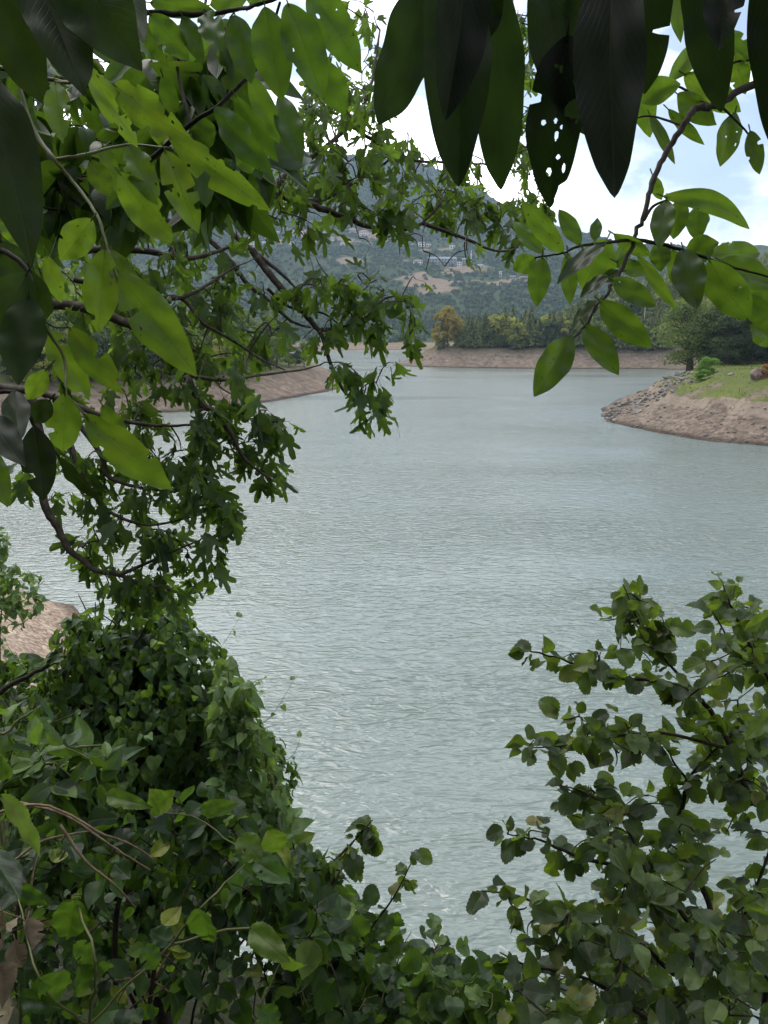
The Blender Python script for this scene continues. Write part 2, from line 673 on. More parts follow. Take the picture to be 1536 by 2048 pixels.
def land_mat(name, dirt, grass, scale=0.15, stone=0.0, stone_scale=1.2, strata=0.4, wet=0.45, steep=None):
    """bare earth to grass by the vertex attribute rnd (0 earth, 1 grass)"""
    m, t, N, L, o = new_mat(name)
    at = N('ShaderNodeAttribute')
    at.attribute_name = 'rnd'
    tcn = N('ShaderNodeTexCoord')
    nz = N('ShaderNodeTexNoise')
    nz.inputs['Scale'].default_value = scale
    nz.inputs['Detail'].default_value = 9
    nz.inputs['Roughness'].default_value = 0.7
    L(tcn.outputs['Object'], nz.inputs['Vector'])
    nf = N('ShaderNodeTexNoise')
    nf.inputs['Scale'].default_value = scale * 14
    nf.inputs['Detail'].default_value = 6
    nf.inputs['Roughness'].default_value = 0.7
    L(tcn.outputs['Object'], nf.inputs['Vector'])
    mps = N('ShaderNodeMapping')
    mps.inputs['Scale'].default_value = (0.02, 0.02, 1.6)
    L(tcn.outputs['Object'], mps.inputs[0])
    ns = N('ShaderNodeTexNoise')
    ns.inputs['Scale'].default_value = 1.0
    ns.inputs['Detail'].default_value = 3
    L(mps.outputs[0], ns.inputs['Vector'])
    mst = N('ShaderNodeMixRGB')
    mst.inputs['Fac'].default_value = strata
    L(nz.outputs['Fac'], mst.inputs[1])
    L(ns.outputs['Fac'], mst.inputs[2])
    mixn = N('ShaderNodeMixRGB')
    mixn.inputs['Fac'].default_value = 0.5
    L(mst.outputs[0], mixn.inputs[1])
    L(nf.outputs['Fac'], mixn.inputs[2])
    rd = ramp(t, [(0.30, dirt[0]), (0.52, dirt[1]), (0.70, dirt[2])])
    rg = ramp(t, [(0.32, grass[0]), (0.52, grass[1]), (0.68, grass[2])])
    L(mixn.outputs[0], rd.inputs['Fac'])
    L(mixn.outputs[0], rg.inputs['Fac'])
    # ragged edge between the two
    ad = N('ShaderNodeMath')
    ad.operation = 'MULTIPLY_ADD'
    L(mixn.outputs[0], ad.inputs[0])
    ad.inputs[1].default_value = 2.0
    L(at.outputs['Fac'], ad.inputs[2])
    ms = N('ShaderNodeMapRange')
    ms.inputs['From Min'].default_value = 1.35
    ms.inputs['From Max'].default_value = 1.65
    L(ad.outputs[0], ms.inputs['Value'])
    mc = N('ShaderNodeMixRGB')
    L(ms.outputs[0], mc.inputs['Fac'])
    L(rd.outputs[0], mc.inputs[1])
    L(rg.outputs[0], mc.inputs[2])
    col = mc.outputs[0]
    if steep is not None:
        gn = N('ShaderNodeNewGeometry')
        sn = N('ShaderNodeSeparateXYZ')
        L(gn.outputs['Normal'], sn.inputs[0])
        sr = N('ShaderNodeMapRange')
        sr.inputs['From Min'].default_value = 0.88
        sr.inputs['From Max'].default_value = 0.80
        L(sn.outputs[2], sr.inputs['Value'])
        rs = ramp(t, [(0.35, [v * .45 for v in steep]), (0.52, [v * .85 for v in steep]), (0.66, steep)])
        L(mixn.outputs[0], rs.inputs['Fac'])
        mst2 = N('ShaderNodeMixRGB')
        L(sr.outputs[0], mst2.inputs['Fac'])
        L(col, mst2.inputs[1])
        L(rs.outputs[0], mst2.inputs[2])
        col = mst2.outputs[0]
    pr = N('ShaderNodeBsdfPrincipled')
    pr.inputs['Roughness'].default_value = 0.95
    pr.inputs['Specular IOR Level'].default_value = 0.1
    bp = N('ShaderNodeBump')
    bp.inputs['Strength'].default_value = 0.7
    bp.inputs['Distance'].default_value = 0.12 / max(scale * 8, 0.3)
    hgt = mixn.outputs[0]
    if stone:
        vo = N('ShaderNodeTexVoronoi')
        vo.inputs['Scale'].default_value = stone_scale
        vo.inputs['Randomness'].default_value = 1
        L(tcn.outputs['Object'], vo.inputs['Vector'])
        hv = N('ShaderNodeHueSaturation')
        mv = N('ShaderNodeMapRange')
        mv.inputs['To Min'].default_value = 1 - stone
        mv.inputs['To Max'].default_value = 1 + stone
        sv = N('ShaderNodeSeparateXYZ')
        L(vo.outputs['Color'], sv.inputs[0])
        L(sv.outputs[0], mv.inputs['Value'])
        L(mv.outputs[0], hv.inputs['Value'])
        L(rd.outputs[0], hv.inputs['Color'])
        L(hv.outputs[0], mc.inputs[1])
        hm = N('ShaderNodeMath')
        hm.operation = 'SUBTRACT'
        L(mixn.outputs[0], hm.inputs[0])
        L(vo.outputs['Distance'], hm.inputs[1])
        hgt = hm.outputs[0]
    gpos = N('ShaderNodeSeparateXYZ')
    L(tcn.outputs['Object'], gpos.inputs[0])
    wz = N('ShaderNodeMath')
    wz.operation = 'MULTIPLY_ADD'
    L(nz.outputs['Fac'], wz.inputs[0])
    wz.inputs[1].default_value = -0.8
    L(gpos.outputs[2], wz.inputs[2])
    wr = N('ShaderNodeMapRange')
    wr.inputs['From Min'].default_value = -0.1
    wr.inputs['From Max'].default_value = 0.35
    wr.inputs['To Min'].default_value = wet * 0.85
    wr.inputs['To Max'].default_value = 1.0
    L(wz.outputs[0], wr.inputs['Value'])
    wm = N('ShaderNodeHueSaturation')
    L(wr.outputs[0], wm.inputs['Value'])
    L(col, wm.inputs['Color'])
    col = wm.outputs[0]
    L(hgt, bp.inputs['Height'])
    L(col, pr.inputs['Base Color'])
    L(bp.outputs[0], pr.inputs['Normal'])
    L(pr.outputs[0], o.inputs['Surface'])
    return m


def flat_mat(name, c, rough=0.8, var=0.2, scale=0.5):
    return noise_mat(name, [(0.3, [v * (1 - var) for v in c]), (0.7, [min(1, v * (1 + var)) for v in c])], scale, 5, rough, 0.1, 0.02)


M = {}
M['bark'] = noise_mat('bark', [(0.3, (0.035, 0.026, 0.02)), (0.6, (0.11, 0.085, 0.06)), (0.8, (0.2, 0.17, 0.12))], 22, 7, 0.9, 0.6, 0.01, stretch=(1, 1, .35))
M['bark_dark'] = noise_mat('bark_dark', [(0.35, (0.012, 0.009, 0.007)), (0.7, (0.05, 0.04, 0.03))], 30, 6, 0.85, 0.5, 0.005)
M['bark_fig'] = noise_mat('bark_fig', [(0.3, (0.03, 0.024, 0.02)), (0.55, (0.075, 0.06, 0.048)), (0.75, (0.17, 0.15, 0.12))], 25, 6, 0.85, 0.5, 0.006)
M['green_stem'] = noise_mat('green_stem', [(0.3, (0.05, 0.07, 0.02)), (0.7, (0.14, 0.13, 0.05))], 25, 4, 0.6, 0.2, 0.002)
M['dry_stem'] = noise_mat('dry_stem', [(0.3, (0.09, 0.06, 0.035)), (0.7, (0.26, 0.19, 0.12))], 30, 4, 0.8, 0.3, 0.002)

M['leaf_shaded'] = leaf_mat('leaf_shaded', [(0, (0.007, 0.007, 0.009)), (0.5, (0.014, 0.017, 0.013)), (1, (0.03, 0.044, 0.018))], (0.05, 0.10, 0.015), 0.2, 0.55, 0.08, 0.3, None, 0.25, 16)  # near-black base: shade from the leaves above put into the colour
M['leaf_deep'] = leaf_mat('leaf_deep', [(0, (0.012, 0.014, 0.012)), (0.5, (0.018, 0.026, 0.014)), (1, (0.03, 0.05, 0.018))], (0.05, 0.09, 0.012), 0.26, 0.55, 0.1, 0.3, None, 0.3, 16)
M['leaf_lime'] = leaf_mat('leaf_lime', [(0, (0.03, 0.07, 0.012)), (0.5, (0.06, 0.13, 0.018)), (1, (0.11, 0.19, 0.025))], (0.15, 0.25, 0.016), 0.5, 0.42, 0.4, 0.5, None, 0.3, 14, True)
M['leaf_locust'] = leaf_mat('leaf_locust', [(0, (0.02, 0.035, 0.018)), (0.5, (0.035, 0.075, 0.014)), (1, (0.075, 0.13, 0.02))], (0.14, 0.25, 0.018), 0.45, 0.42, 0.4, 0.5, None, 0.3, 15, True)
M['leaf_mid'] = leaf_mat('leaf_mid', [(0, (0.012, 0.026, 0.009)), (0.5, (0.028, 0.066, 0.014)), (1, (0.055, 0.115, 0.02))], (0.125, 0.24, 0.018), 0.42, 0.42, 0.25, 0.45, None, 0.25, 15, True)
M['leaf_fig'] = leaf_mat('leaf_fig', [(0, (0.012, 0.026, 0.012)), (0.5, (0.030, 0.062, 0.022)), (1, (0.07, 0.125, 0.035))], (0.22, 0.37, 0.035), 0.4, 0.5, 0.22, 0.2, (0.045, 0.075, 0.03), 0.25, 7)
M['leaf_vine'] = leaf_mat('leaf_vine', [(0, (0.006, 0.016, 0.005)), (0.5, (0.028, 0.064, 0.016)), (1, (0.13, 0.20, 0.05))], (0.20, 0.36, 0.03), 0.3, 0.45, 0.25, 0.25, (0.05, 0.08, 0.03), 0.35, 6)  # brightest stop lightened to paint leaf highlights into the colour
M['leaf_hazel'] = leaf_mat('leaf_hazel', [(0, (0.020, 0.034, 0.018)), (0.5, (0.052, 0.080, 0.034)), (0.9, (0.10, 0.145, 0.048)), (1, (0.17, 0.15, 0.05))], (0.24, 0.37, 0.025), 0.36, 0.45, 0.28, 0.3, (0.11, 0.13, 0.09), 0.35, 8)
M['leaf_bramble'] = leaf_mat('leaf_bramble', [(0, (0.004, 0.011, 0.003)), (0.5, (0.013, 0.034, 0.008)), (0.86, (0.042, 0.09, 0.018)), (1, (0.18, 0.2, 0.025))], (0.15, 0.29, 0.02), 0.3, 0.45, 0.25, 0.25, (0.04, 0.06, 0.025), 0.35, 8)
M['leaf_pale'] = leaf_mat('leaf_pale', [(0, (0.05, 0.10, 0.03)), (0.6, (0.11, 0.19, 0.06)), (1, (0.2, 0.26, 0.08))], (0.25, 0.4, 0.05), 0.35, 0.5, 0.3, 0.25, (0.12, 0.16, 0.09), 0.2, 6)
M['leaf_dry'] = leaf_mat('leaf_dry', [(0, (0.10, 0.075, 0.045)), (0.5, (0.20, 0.16, 0.10)), (1, (0.33, 0.28, 0.18))], (0.2, 0.16, 0.09), 0.25, 0.7, 0.2, 0.3, None, 0.3, 10)
M['fruit'] = noise_mat('fruit', [(0.3, (0.05, 0.10, 0.03)), (0.7, (0.09, 0.15, 0.05))], 40, 3, 0.45, 0.1, 0.002, spec=0.4)


def tree_mat(name, lo, mid, hi, tr=None):
    return leaf_mat(name, [(0, lo), (0.55, mid), (1, hi)], tr or (mid[0] * 2.6, mid[1] * 2.6, mid[2] * 1.5), 0.3, 0.6, 0.2, 0, None, 0.3)


M['tree_green'] = tree_mat('tree_green', (0.03, 0.05, 0.016), (0.10, 0.14, 0.034), (0.21, 0.25, 0.06))
M['tree_dark'] = tree_mat('tree_dark', (0.014, 0.026, 0.013), (0.042, 0.066, 0.024), (0.10, 0.135, 0.04))
M['tree_olive'] = tree_mat('tree_olive', (0.08, 0.095, 0.022), (0.20, 0.215, 0.05), (0.34, 0.33, 0.08))
M['tree_ochre'] = tree_mat('tree_ochre', (0.10, 0.085, 0.015), (0.20, 0.16, 0.025), (0.30, 0.24, 0.04))
M['conifer'] = tree_mat('conifer', (0.04, 0.06, 0.022), (0.13, 0.155, 0.05), (0.27, 0.27, 0.085))
M['far_wood'] = tree_mat('far_wood', (0.014, 0.030, 0.016), (0.038, 0.064, 0.027), (0.10, 0.125, 0.045))
M['bush_green'] = tree_mat('bush_green', (0.04, 0.09, 0.012), (0.09, 0.18, 0.02), (0.15, 0.26, 0.03))
M['bush_rust'] = tree_mat('bush_rust', (0.08, 0.03, 0.012), (0.18, 0.075, 0.025), (0.28, 0.14, 0.05))
M['rock'] = noise_mat('rock', [(0.3, (0.09, 0.078, 0.066)), (0.55, (0.21, 0.187, 0.162)), (0.75, (0.34, 0.31, 0.275))], 1.6, 8, 0.9, 0.7, 0.12)
M['boulder'] = noise_mat('boulder', [(0.3, (0.09, 0.06, 0.05)), (0.55, (0.22, 0.16, 0.13)), (0.75, (0.34, 0.27, 0.23))], 0.8, 8, 0.9, 0.7, 0.1)
DIRT = [(0.075, 0.055, 0.042), (0.150, 0.115, 0.088), (0.30, 0.245, 0.19)]
GRASS = [(0.045, 0.064, 0.016), (0.09, 0.112, 0.026), (0.21, 0.185, 0.075)]
M['bank'] = land_mat('bank', DIRT, GRASS, 0.16, 0.35, 1.3, steep=(0.27, 0.215, 0.165))
M['shore'] = land_mat('shore', [(0.090, 0.067, 0.051), (0.165, 0.128, 0.098), (0.27, 0.22, 0.17)], [(0.04, 0.055, 0.016), (0.075, 0.09, 0.026), (0.15, 0.13, 0.045)], 0.06, 0.25, 0.5)
M['hill'] = land_mat('hill', [(0.12, 0.085, 0.055), (0.19, 0.14, 0.095), (0.28, 0.21, 0.145)], [(0.018, 0.032, 0.014), (0.036, 0.056, 0.022), (0.07, 0.088, 0.034)], 0.015)
M['gravel'] = land_mat('gravel', [(0.15, 0.108, 0.08), (0.29, 0.22, 0.165), (0.46, 0.37, 0.295)], [(0.008, 0.009, 0.004), (0.018, 0.02, 0.008), (0.04, 0.042, 0.018)], 0.4, 0.45, 5.0)  # near-black second set: shade under the thickets put into the soil colour


def water_mat():
    m, t, N, L, o = new_mat('water')
    geo = N('ShaderNodeNewGeometry')

    def layer(rot, sx, sy, scale, det):
        mp = N('ShaderNodeMapping')
        mp.inputs['Rotation'].default_value = (0, 0, math.radians(rot))
        mp.inputs['Scale'].default_value = (sx, sy, 1)
        L(geo.outputs['Position'], mp.inputs[0])
        nz = N('ShaderNodeTexNoise')
        nz.inputs['Scale'].default_value = scale
        nz.inputs['Detail'].default_value = det
        nz.inputs['Roughness'].default_value = 0.5
        nz.inputs['Distortion'].default_value = 0.5
        L(mp.outputs[0], nz.inputs['Vector'])
        return nz.outputs['Fac']
    a = layer(-11, 0.55, 1.3, 1.0, 2)
    b = layer(7, 0.6, 1.5, 2.3, 1.5)
    c = layer(-4, 0.3, 0.7, 0.5, 2)

    def math_(op, x, y, z=None):
        n = N('ShaderNodeMath')
        n.operation = op
        for k, v in enumerate((x, y, z)):
            if v is None:
                continue
            if isinstance(v, (int, float)):
                n.inputs[k].default_value = v
            else:
                L(v, n.inputs[k])
        return n.outputs[0]

    def ridge(v):                       # sharper crests than troughs
        return math_('POWER', math_('SUBTRACT', 1.0, math_('ABSOLUTE', math_('MULTIPLY_ADD', v, 2.0, -1.0), 0)), 1.6)
    h = math_('MULTIPLY_ADD', ridge(a), 1.0, math_('MULTIPLY', ridge(b), 0.30))
    h = math_('MULTIPLY_ADD', c, 0.8, h)
    # patches of calmer and rougher water
    pz = N('ShaderNodeTexNoise')
    pz.inputs['Scale'].default_value = 0.03
    pz.inputs['Detail'].default_value = 4
    mpp = N('ShaderNodeMapping')
    mpp.inputs['Scale'].default_value = (0.5, 1.3, 1)
    mpp.inputs['Rotation'].default_value = (0, 0, 0.3)
    L(geo.outputs['Position'], mpp.inputs[0])
    L(mpp.outputs[0], pz.inputs['Vector'])
    pr_ = N('ShaderNodeMapRange')
    pr_.inputs['From Min'].default_value = 0.35
    pr_.inputs['From Max'].default_value = 0.65
    pr_.inputs['To Min'].default_value = 0.22
    pr_.inputs['To Max'].default_value = 1.0
    L(pz.outputs['Fac'], pr_.inputs['Value'])
    bp = N('ShaderNodeBump')
    L(pr_.outputs[0], bp.inputs['Strength'])
    bp.inputs['Distance'].default_value = 0.22
    L(h, bp.inputs['Height'])
    pr = N('ShaderNodeBsdfPrincipled')
    pr.inputs['Base Color'].default_value = (0.138, 0.173, 0.153, 1)
    pr.inputs['Roughness'].default_value = 0.12
    pr.inputs['IOR'].default_value = 1.33
    pr.inputs['Specular IOR Level'].default_value = 0.85
    L(bp.outputs[0], pr.inputs['Normal'])
    L(pr.outputs[0], o.inputs['Surface'])
    return m


M['water'] = water_mat()

# ------------------------------------------------------------------ terrain
# shorelines in plan
S_BANK = [tuple(W(*p)[:2]) for p in ((1900, 940), (1700, 915), (1536, 893), (1420, 882), (1330, 868), (1260, 855), (1219, 842))] + \
         [(49, 168), (53, 187), (61, 208), (74, 230), (95, 254), (130, 275), (190, 290), (400, 270), (400, 60)]
S_SPIT = [tuple(W(*p)[:2]) for p in ((785, 731), (850, 734), (950, 736), (1060, 737), (1180, 737.5), (1300, 738))] + \
         [(170, 372), (230, 340), (600, 300), (1500, 500), (1200, 1200), (300, 1000), (130, 800), (60, 620), (20, 500), (6, 440)]
S_LEFT = [tuple(W(*p)[:2]) for p in ((706, 771), (640, 787), (560, 803), (420, 822), (200, 832), (0, 842), (-400, 870))] + \
         [(-250, 90), (-700, 60), (-900, 700), (-260, 820), (-120, 700), (-60, 520), (-26, 380), (-14, 300)]
S_NEAR = [(90, -40), (40, 0), (20, 11), (8, 16.5), (2, 17), (-4, 19), (-9, 25), (-14, 36), (-18.8, 46), (-21, 49.5), (-26, 52), (-42, 57), (-80, 60), (-160, 40), (-160, -120), (120, -120)]


def h_bank(x, y):
    d = sdf(S_BANK, x, y) + 1.6 * fbm(x / 9, y / 9, 3, 5)
    z = np.where(d < 0, d * 0.4, np.where(d < 9, d * 0.40, np.where(d < 12, 3.6 + (d - 9) * 0.75, np.where(d < 23, 5.85 + (d - 12) * 0.37, 9.92 + 0.04 * (d - 23)))))
    z = z + 0.5 * fbm(x / 1.8, y / 1.8, 3, 18) * sstep(8.6, 10, d) * (1 - sstep(11.6, 13, d))
    return z + 0.35 * fbm(x / 5, y / 5, 4, 8) * sstep(-1, 4, d) + 0.9 * fbm(x / 25, y / 25, 3, 3) * sstep(6, 20, d)


def h_spit(x, y):
    d = sdf(S_SPIT, x, y) + 4 * fbm(x / 30, y / 30, 3, 2)
    az = np.degrees(np.arctan2(x, y))
    s = 0.02 + 0.31 * sstep(8, 18, az)
    cap = 10 + 112 * sstep(7, 21, az)
    top = 10 + cap * (1 - np.exp(-s * np.maximum(d - 22, 0) / cap))
    z = np.where(d < 0, d * 0.4, np.where(d < 22, d * 0.46, top))
    return z + 1.0 * fbm(x / 12, y / 12, 4, 12) * sstep(0, 8, d) + 5 * fbm(x / 70, y / 70, 3, 9) * sstep(25, 80, d)


def h_left(x, y):
    d = sdf(S_LEFT, x, y) + 3 * fbm(x / 18, y / 18, 3, 21)
    s = 0.10 + 0.0016 * np.clip(-x - 20, 0, 150)
    z = np.where(d < 0, d * 0.4, np.where(d < 16, d * 0.42, 6.7 + s * np.minimum(d - 16, 260)))
    return z + 0.7 * fbm(x / 9, y / 9, 4, 22) * sstep(0, 6, d)


def h_hill(x, y):
    r = np.hypot(x, y)
    az = np.degrees(np.arctan2(x, y))
    r = r + 45 * fbm(x / 160, y / 160, 3, 31)
    base = np.interp(r, [780, 850, 885, 950, 1200, 1500, 1800, 2200, 2600, 3000, 3600], [-40, -3, 6, 14, 46, 122, 222, 365, 500, 540, 480])
    px = 768 + FPX * np.tan(np.radians(az))
    k = np.interp(px, [-600, 100, 400, 600, 820, 900, 1000, 1100, 1200, 1400, 1800], [0.8, 1.0, 1.08, 1.12, 1.06, 0.95, 0.79, 0.67, 0.56, 0.45, 0.42])
    z = base * (1 - (1 - k) * sstep(1300, 2500, r))
    return z + (26 * fbm(x / 260, y / 260, 4, 33) + 10 * fbm(x / 60, y / 60, 3, 35)) * sstep(950, 1900, r)


def h_near(x, y):
    d = sdf(S_NEAR, x, y) + 0.8 * fbm(x / 4, y / 4, 3, 41)
    k = 0.96 - 0.42 * sstep(20, 42, y)
    z = np.where(d < 0, d * 0.5, d * k)
    z = np.where(z > 16.0, 16.0 + (z - 16.0) * 0.85, z)  # keeps climbing behind the camera, unseen, to block sky light
    return z + 0.25 * fbm(x / 1.6, y / 1.6, 4, 44) * sstep(0, 2, d) * sstep(1.2, 4, np.hypot(x, y))


def hit(px, py, hf, r0, r1, n=1500):
    for k in range(14):
        q = _hit(px, py + 3 * k, hf, r0, r1, n)
        if q is not None:
            return q


def _hit(px, py, hf, r0, r1, n):
    rr = ray(px, py)
    t = np.linspace(r0, r1, n)
    p = np.array([0, 0, CAM_Z]) + t[:, None] * rr
    z = hf(p[:, 0], p[:, 1])
    k = np.nonzero(p[:, 2] <= z)[0]
    if not len(k):
        return None
    q = p[k[0]].copy()
    q[2] = z[k[0]]
    return q


def land(name, hf, mat, az0, az1, naz, r0, r1, nr, cover, log=True, clip=-2.5):
    az = np.radians(np.linspace(az0, az1, naz))
    rr = np.geomspace(r0, r1, nr) if log else np.linspace(r0, r1, nr)
    A, R_ = np.meshgrid(az, rr)
    x, y = R_ * np.sin(A), R_ * np.cos(A)
    return grid(name, hf, mat, x, y, cover, clip)


def grid(name, hf, mat, x, y, cover, clip=-2.5):
    z = hf(x, y)
    nr, naz = x.shape
    V = np.stack([x, y, z], -1).reshape(-1, 3)
    i = (np.arange(nr - 1)[:, None] * naz + np.arange(naz - 1)[None]).ravel()
    zz = z.ravel()
    keep = np.maximum.reduce([zz[i], zz[i + 1], zz[i + naz], zz[i + naz + 1]]) > clip
    i = i[keep]
    T = np.concatenate([np.stack([i, i + 1, i + naz + 1], -1), np.stack([i, i + naz + 1, i + naz], -1)])
    # upward faces
    a, b, c = V[T[0, 0]], V[T[0, 1]], V[T[0, 2]]
    if np.cross(b - a, c - a)[2] < 0:
        T = T[:, ::-1]
    g = Geo()
    g.add(V, T, V[:, :2] * 0.1, np.clip(cover(x, y, z).ravel(), 0, 1))
    o = g.build(name, mat)
    o['kind'] = 'structure'
    return o


def c_bank(x, y, z):
    d = sdf(S_BANK, x, y) + 1.6 * fbm(x / 9, y / 9, 3, 5)
    g = sstep(10.6, 12.6, d + 2.5 * fbm(x / 7, y / 7, 3, 55)) * 0.95
    tip = sstep(54, 66, x - 0.25 * (y - 150) + 4 * fbm(x / 8, y / 8, 2, 56))
    g = np.maximum(g, 0.8 * sstep(5, 8.5, d + 2 * fbm(x / 6, y / 6, 3, 57)) * sstep(68, 76, x))
    g = g * (0.80 + 0.75 * fbm(x / 4.5, y / 4.5, 5, 58))
    return g * (0.35 + 0.65 * tip) + 0.25 * sstep(4, 9, d) * (1 - tip)


def c_spit(x, y, z):
    return 0.42 * sstep(4, 8, z) + 0.58 * sstep(9.5, 12, z)


def c_left(x, y, z):
    return 0.35 * sstep(2.5, 5, z) + 0.65 * sstep(6, 8, z)


# cleared slopes on the far hill, as plan ellipses (seen as tan patches)
CLEAR = []
for px, py, wa, wb in ((850, 562, 60, 26), (1000, 566, 60, 14), (930, 542, 50, 16), (470, 418, 60, 9), (560, 418, 40, 7), (745, 470, 40, 9),
                       (690, 480, 30, 6), (700, 520, 30, 9), (600, 465, 30, 8), (500, 480, 30, 8), (850, 500, 50, 5), (800, 450, 30, 5)):
    q = hit(px, py, h_hill, 700, 3600)
    if q is not None:
        CLEAR.append((q[0], q[1], wa, wb))


def clearing(x, y):
    c = np.zeros(np.shape(x))
    for (cx, cy_, a, b) in CLEAR:
        c = np.maximum(c, 1 - sstep(0.6, 1.25, np.hypot((x - cx) / a, (y - cy_) / (b * 2.4)) + 0.9 * fbm(x / 34, y / 34, 4, 61)))
    return c


def c_hill(x, y, z):
    open_ = clearing(x, y)
    wild = sstep(0.22, 0.42, fbm(x / 140, y / 110, 4, 63)) * (1 - sstep(1900, 2200, np.hypot(x, y)))
    shore = 1 - sstep(5, 9, z)
    return 1 - np.maximum.reduce([open_, 0.3 * wild, shore])


def c_near(x, y, z):
    return 1 - sstep(24, 34, y + 3 * fbm(x / 5, y / 5, 2, 71)) * (1 - sstep(7.5, 10, z))


gx, gy = np.meshgrid(np.linspace(-70, 45, 231), np.linspace(-40, 66, 213))
grid('ground', h_near, M['gravel'], gx, gy, c_near)
land('right_bank', h_bank, M['bank'], 10, 62, 420, 110, 330, 260, c_bank)
land('far_point', h_spit, M['shore'], -2, 60, 420, 380, 1500, 240, c_spit)
land('left_shore', h_left, M['shore'], -75, 0, 420, 110, 900, 220, c_left)
land('hill', h_hill, M['hill'], -52, 52, 420, 790, 3500, 300, c_hill)

wg = Geo()
wg.add([(-4000, -60, 0), (4000, -60, 0), (4000, 4200, 0), (-4000, 4200, 0)], [(0, 1, 2), (0, 2, 3)])
o = wg.build('water', M['water'])
o['kind'] = 'structure'
bg = Geo()
bg.add([(-5000, -400, -3.2), (5000, -400, -3.2), (5000, 5200, -3.2), (-5000, 5200, -3.2)], [(0, 1, 2), (0, 2, 3)], rnd=0.3)
o = bg.build('lake_bed', M['shore'])
o['kind'] = 'structure'

# ------------------------------------------------------------------ haze
hz = Geo()
x0, x1, y0, y1, z0, z1 = -3600, 3600, -320, 4000, -4.5, 900
hv = [(x, y, z) for z in (z0, z1) for y in (y0, y1) for x in (x0, x1)]
hq = [(0, 2, 3, 1), (4, 5, 7, 6), (0, 1, 5, 4), (2, 6, 7, 3), (0, 4, 6, 2), (1, 3, 7, 5)]
hz.add(hv, [t for a, b, c, d in hq for t in ((a, b, c), (a, c, d))])
mh, th_, Nh, Lh, oh = new_mat('haze')
pv = Nh('ShaderNodeVolumePrincipled')
pv.inputs['Color'].default_value = (0.60, 0.79, 1.0, 1)
pv.inputs['Density'].default_value = 0.00011
pv.inputs['Anisotropy'].default_value = 0.25
Lh(pv.outputs[0], oh.inputs['Volume'])
o = hz.build('haze', mh, smooth=False)
tag(o, 'thin blue summer haze over the lake and hills', 'haze', kind='stuff')
o.display_type = 'WIRE'


# ------------------------------------------------------------------ trees at a distance
def leaf_cards(geo, C, nrmv, size, rnd, r, mat=0):
    """small folded rhombic leaf clumps"""
    n = len(C)
    t = nrm(np.cross(nrmv, r.normal(size=(n, 3))))
    b = np.cross(nrmv, t)
    s = np.broadcast_to(size, (n,))[:, None]
    V = np.stack([C - t * s, C - b * s * 0.62 + nrmv * s * 0.18, C + t * s, C + b * s * 0.62 + nrmv * s * 0.18], 1).reshape(-1, 3)
    i = np.arange(n)[:, None] * 4
    T = np.concatenate([i + [0, 1, 2], i + [0, 2, 3]])
    geo.add(V, T, None, np.repeat(rnd, 4), mat)


def broadleaf(h, rad, seed, n=2600, size=0.3, base=0.22, nclump=22, lean=0.0, trunk_r=None):
    """returns trunk Geo and crown Geo standing on the origin"""
    r = np.random.default_rng(seed)
    tg, cg = Geo(), Geo()
    tr = trunk_r or h * 0.022
    top = np.array([lean * h + r.normal(0, h * 0.03), r.normal(0, h * 0.03), h * 0.8])
    path = smooth_path([(0, 0, -0.5), (lean * h * 0.2 + r.normal(0, .15), r.normal(0, .15), h * 0.25), (lean * h * 0.6, 0, h * 0.5), top], 5)
    tube(tg, path, tr, tr * 0.2, 8)
    cen = []
    for k in range(nclump):
        u = r.uniform(0, 1)
        zc = h * (base + (1 - base) * (0.08 + 0.86 * u))
        prof = math.sin(PI * min(1, 0.16 + 0.8 * u)) ** 0.7
        a = k * 2.4 + r.normal(0, 0.5)
        q = rad * prof * r.uniform(0.35, 0.85)
        c = np.array([lean * zc + q * math.cos(a), q * math.sin(a), zc])
        cen.append((c, rad * r.uniform(0.26, 0.46)))
        k0 = path[np.argmin(np.abs(path[:, 2] - zc * 0.72))]
        tube(tg, smooth_path([k0, (k0 + c) / 2 + r.normal(0, .2, 3) + [0, 0, .2], c], 3), tr * 0.35, tr * 0.06, 5)
    per = n // nclump
    for c, cr in cen:
        d = nrm(r.normal(size=(per, 3)))
        d[:, 2] = np.where(d[:, 2] < -0.35, -d[:, 2], d[:, 2])
        rr = cr * r.uniform(0.5, 1.08, per) ** 0.6
        p = c + d * rr[:, None] * [1.1, 1.1, 0.8]
        nn = nrm(d * 0.8 + r.normal(0, 0.5, (per, 3)) + [0, 0, 0.35])
        cl = r.uniform(0, 1)
        leaf_cards(cg, p, nn, size * r.uniform(0.6, 1.35, per), np.clip(0.55 * cl + 0.45 * r.random(per), 0, 1), r)
    return tg, cg


def conifer(h, rad, seed, n=700, size=0.45):
    r = np.random.default_rng(seed)
    tg, cg = Geo(), Geo()
    tube(tg, [(0, 0, -0.5), (0.05, 0, h * 0.5), (0, 0, h * 0.97)], h * 0.018, 0.02, 6)
    u = r.uniform(0, 1, n) ** 0.8
    z = h * (0.06 + 0.94 * u)
    tier = 0.75 + 0.35 * np.abs(np.sin(u * 26))
    q = rad * (1 - u) ** 0.85 * tier * r.uniform(0.45, 1.0, n) ** 0.5
    a = r.uniform(0, 2 * PI, n)
    q = q * (1 + 0.25 * np.sin(a * 3 + seed) + 0.15 * np.sin(a * 7 + u * 30))
    p = np.stack([q * np.cos(a), q * np.sin(a), z], -1)
    nn = nrm(np.stack([np.cos(a), np.sin(a), np.full(n, 0.9)], -1) + r.normal(0, 0.35, (n, 3)))
    leaf_cards(cg, p, nn, size * (0.45 + 0.8 * (1 - u)) * r.uniform(0.7, 1.3, n), np.clip(0.35 + 0.3 * r.normal(size=n), 0, 1), r)
    return tg, cg


HIDDEN = []


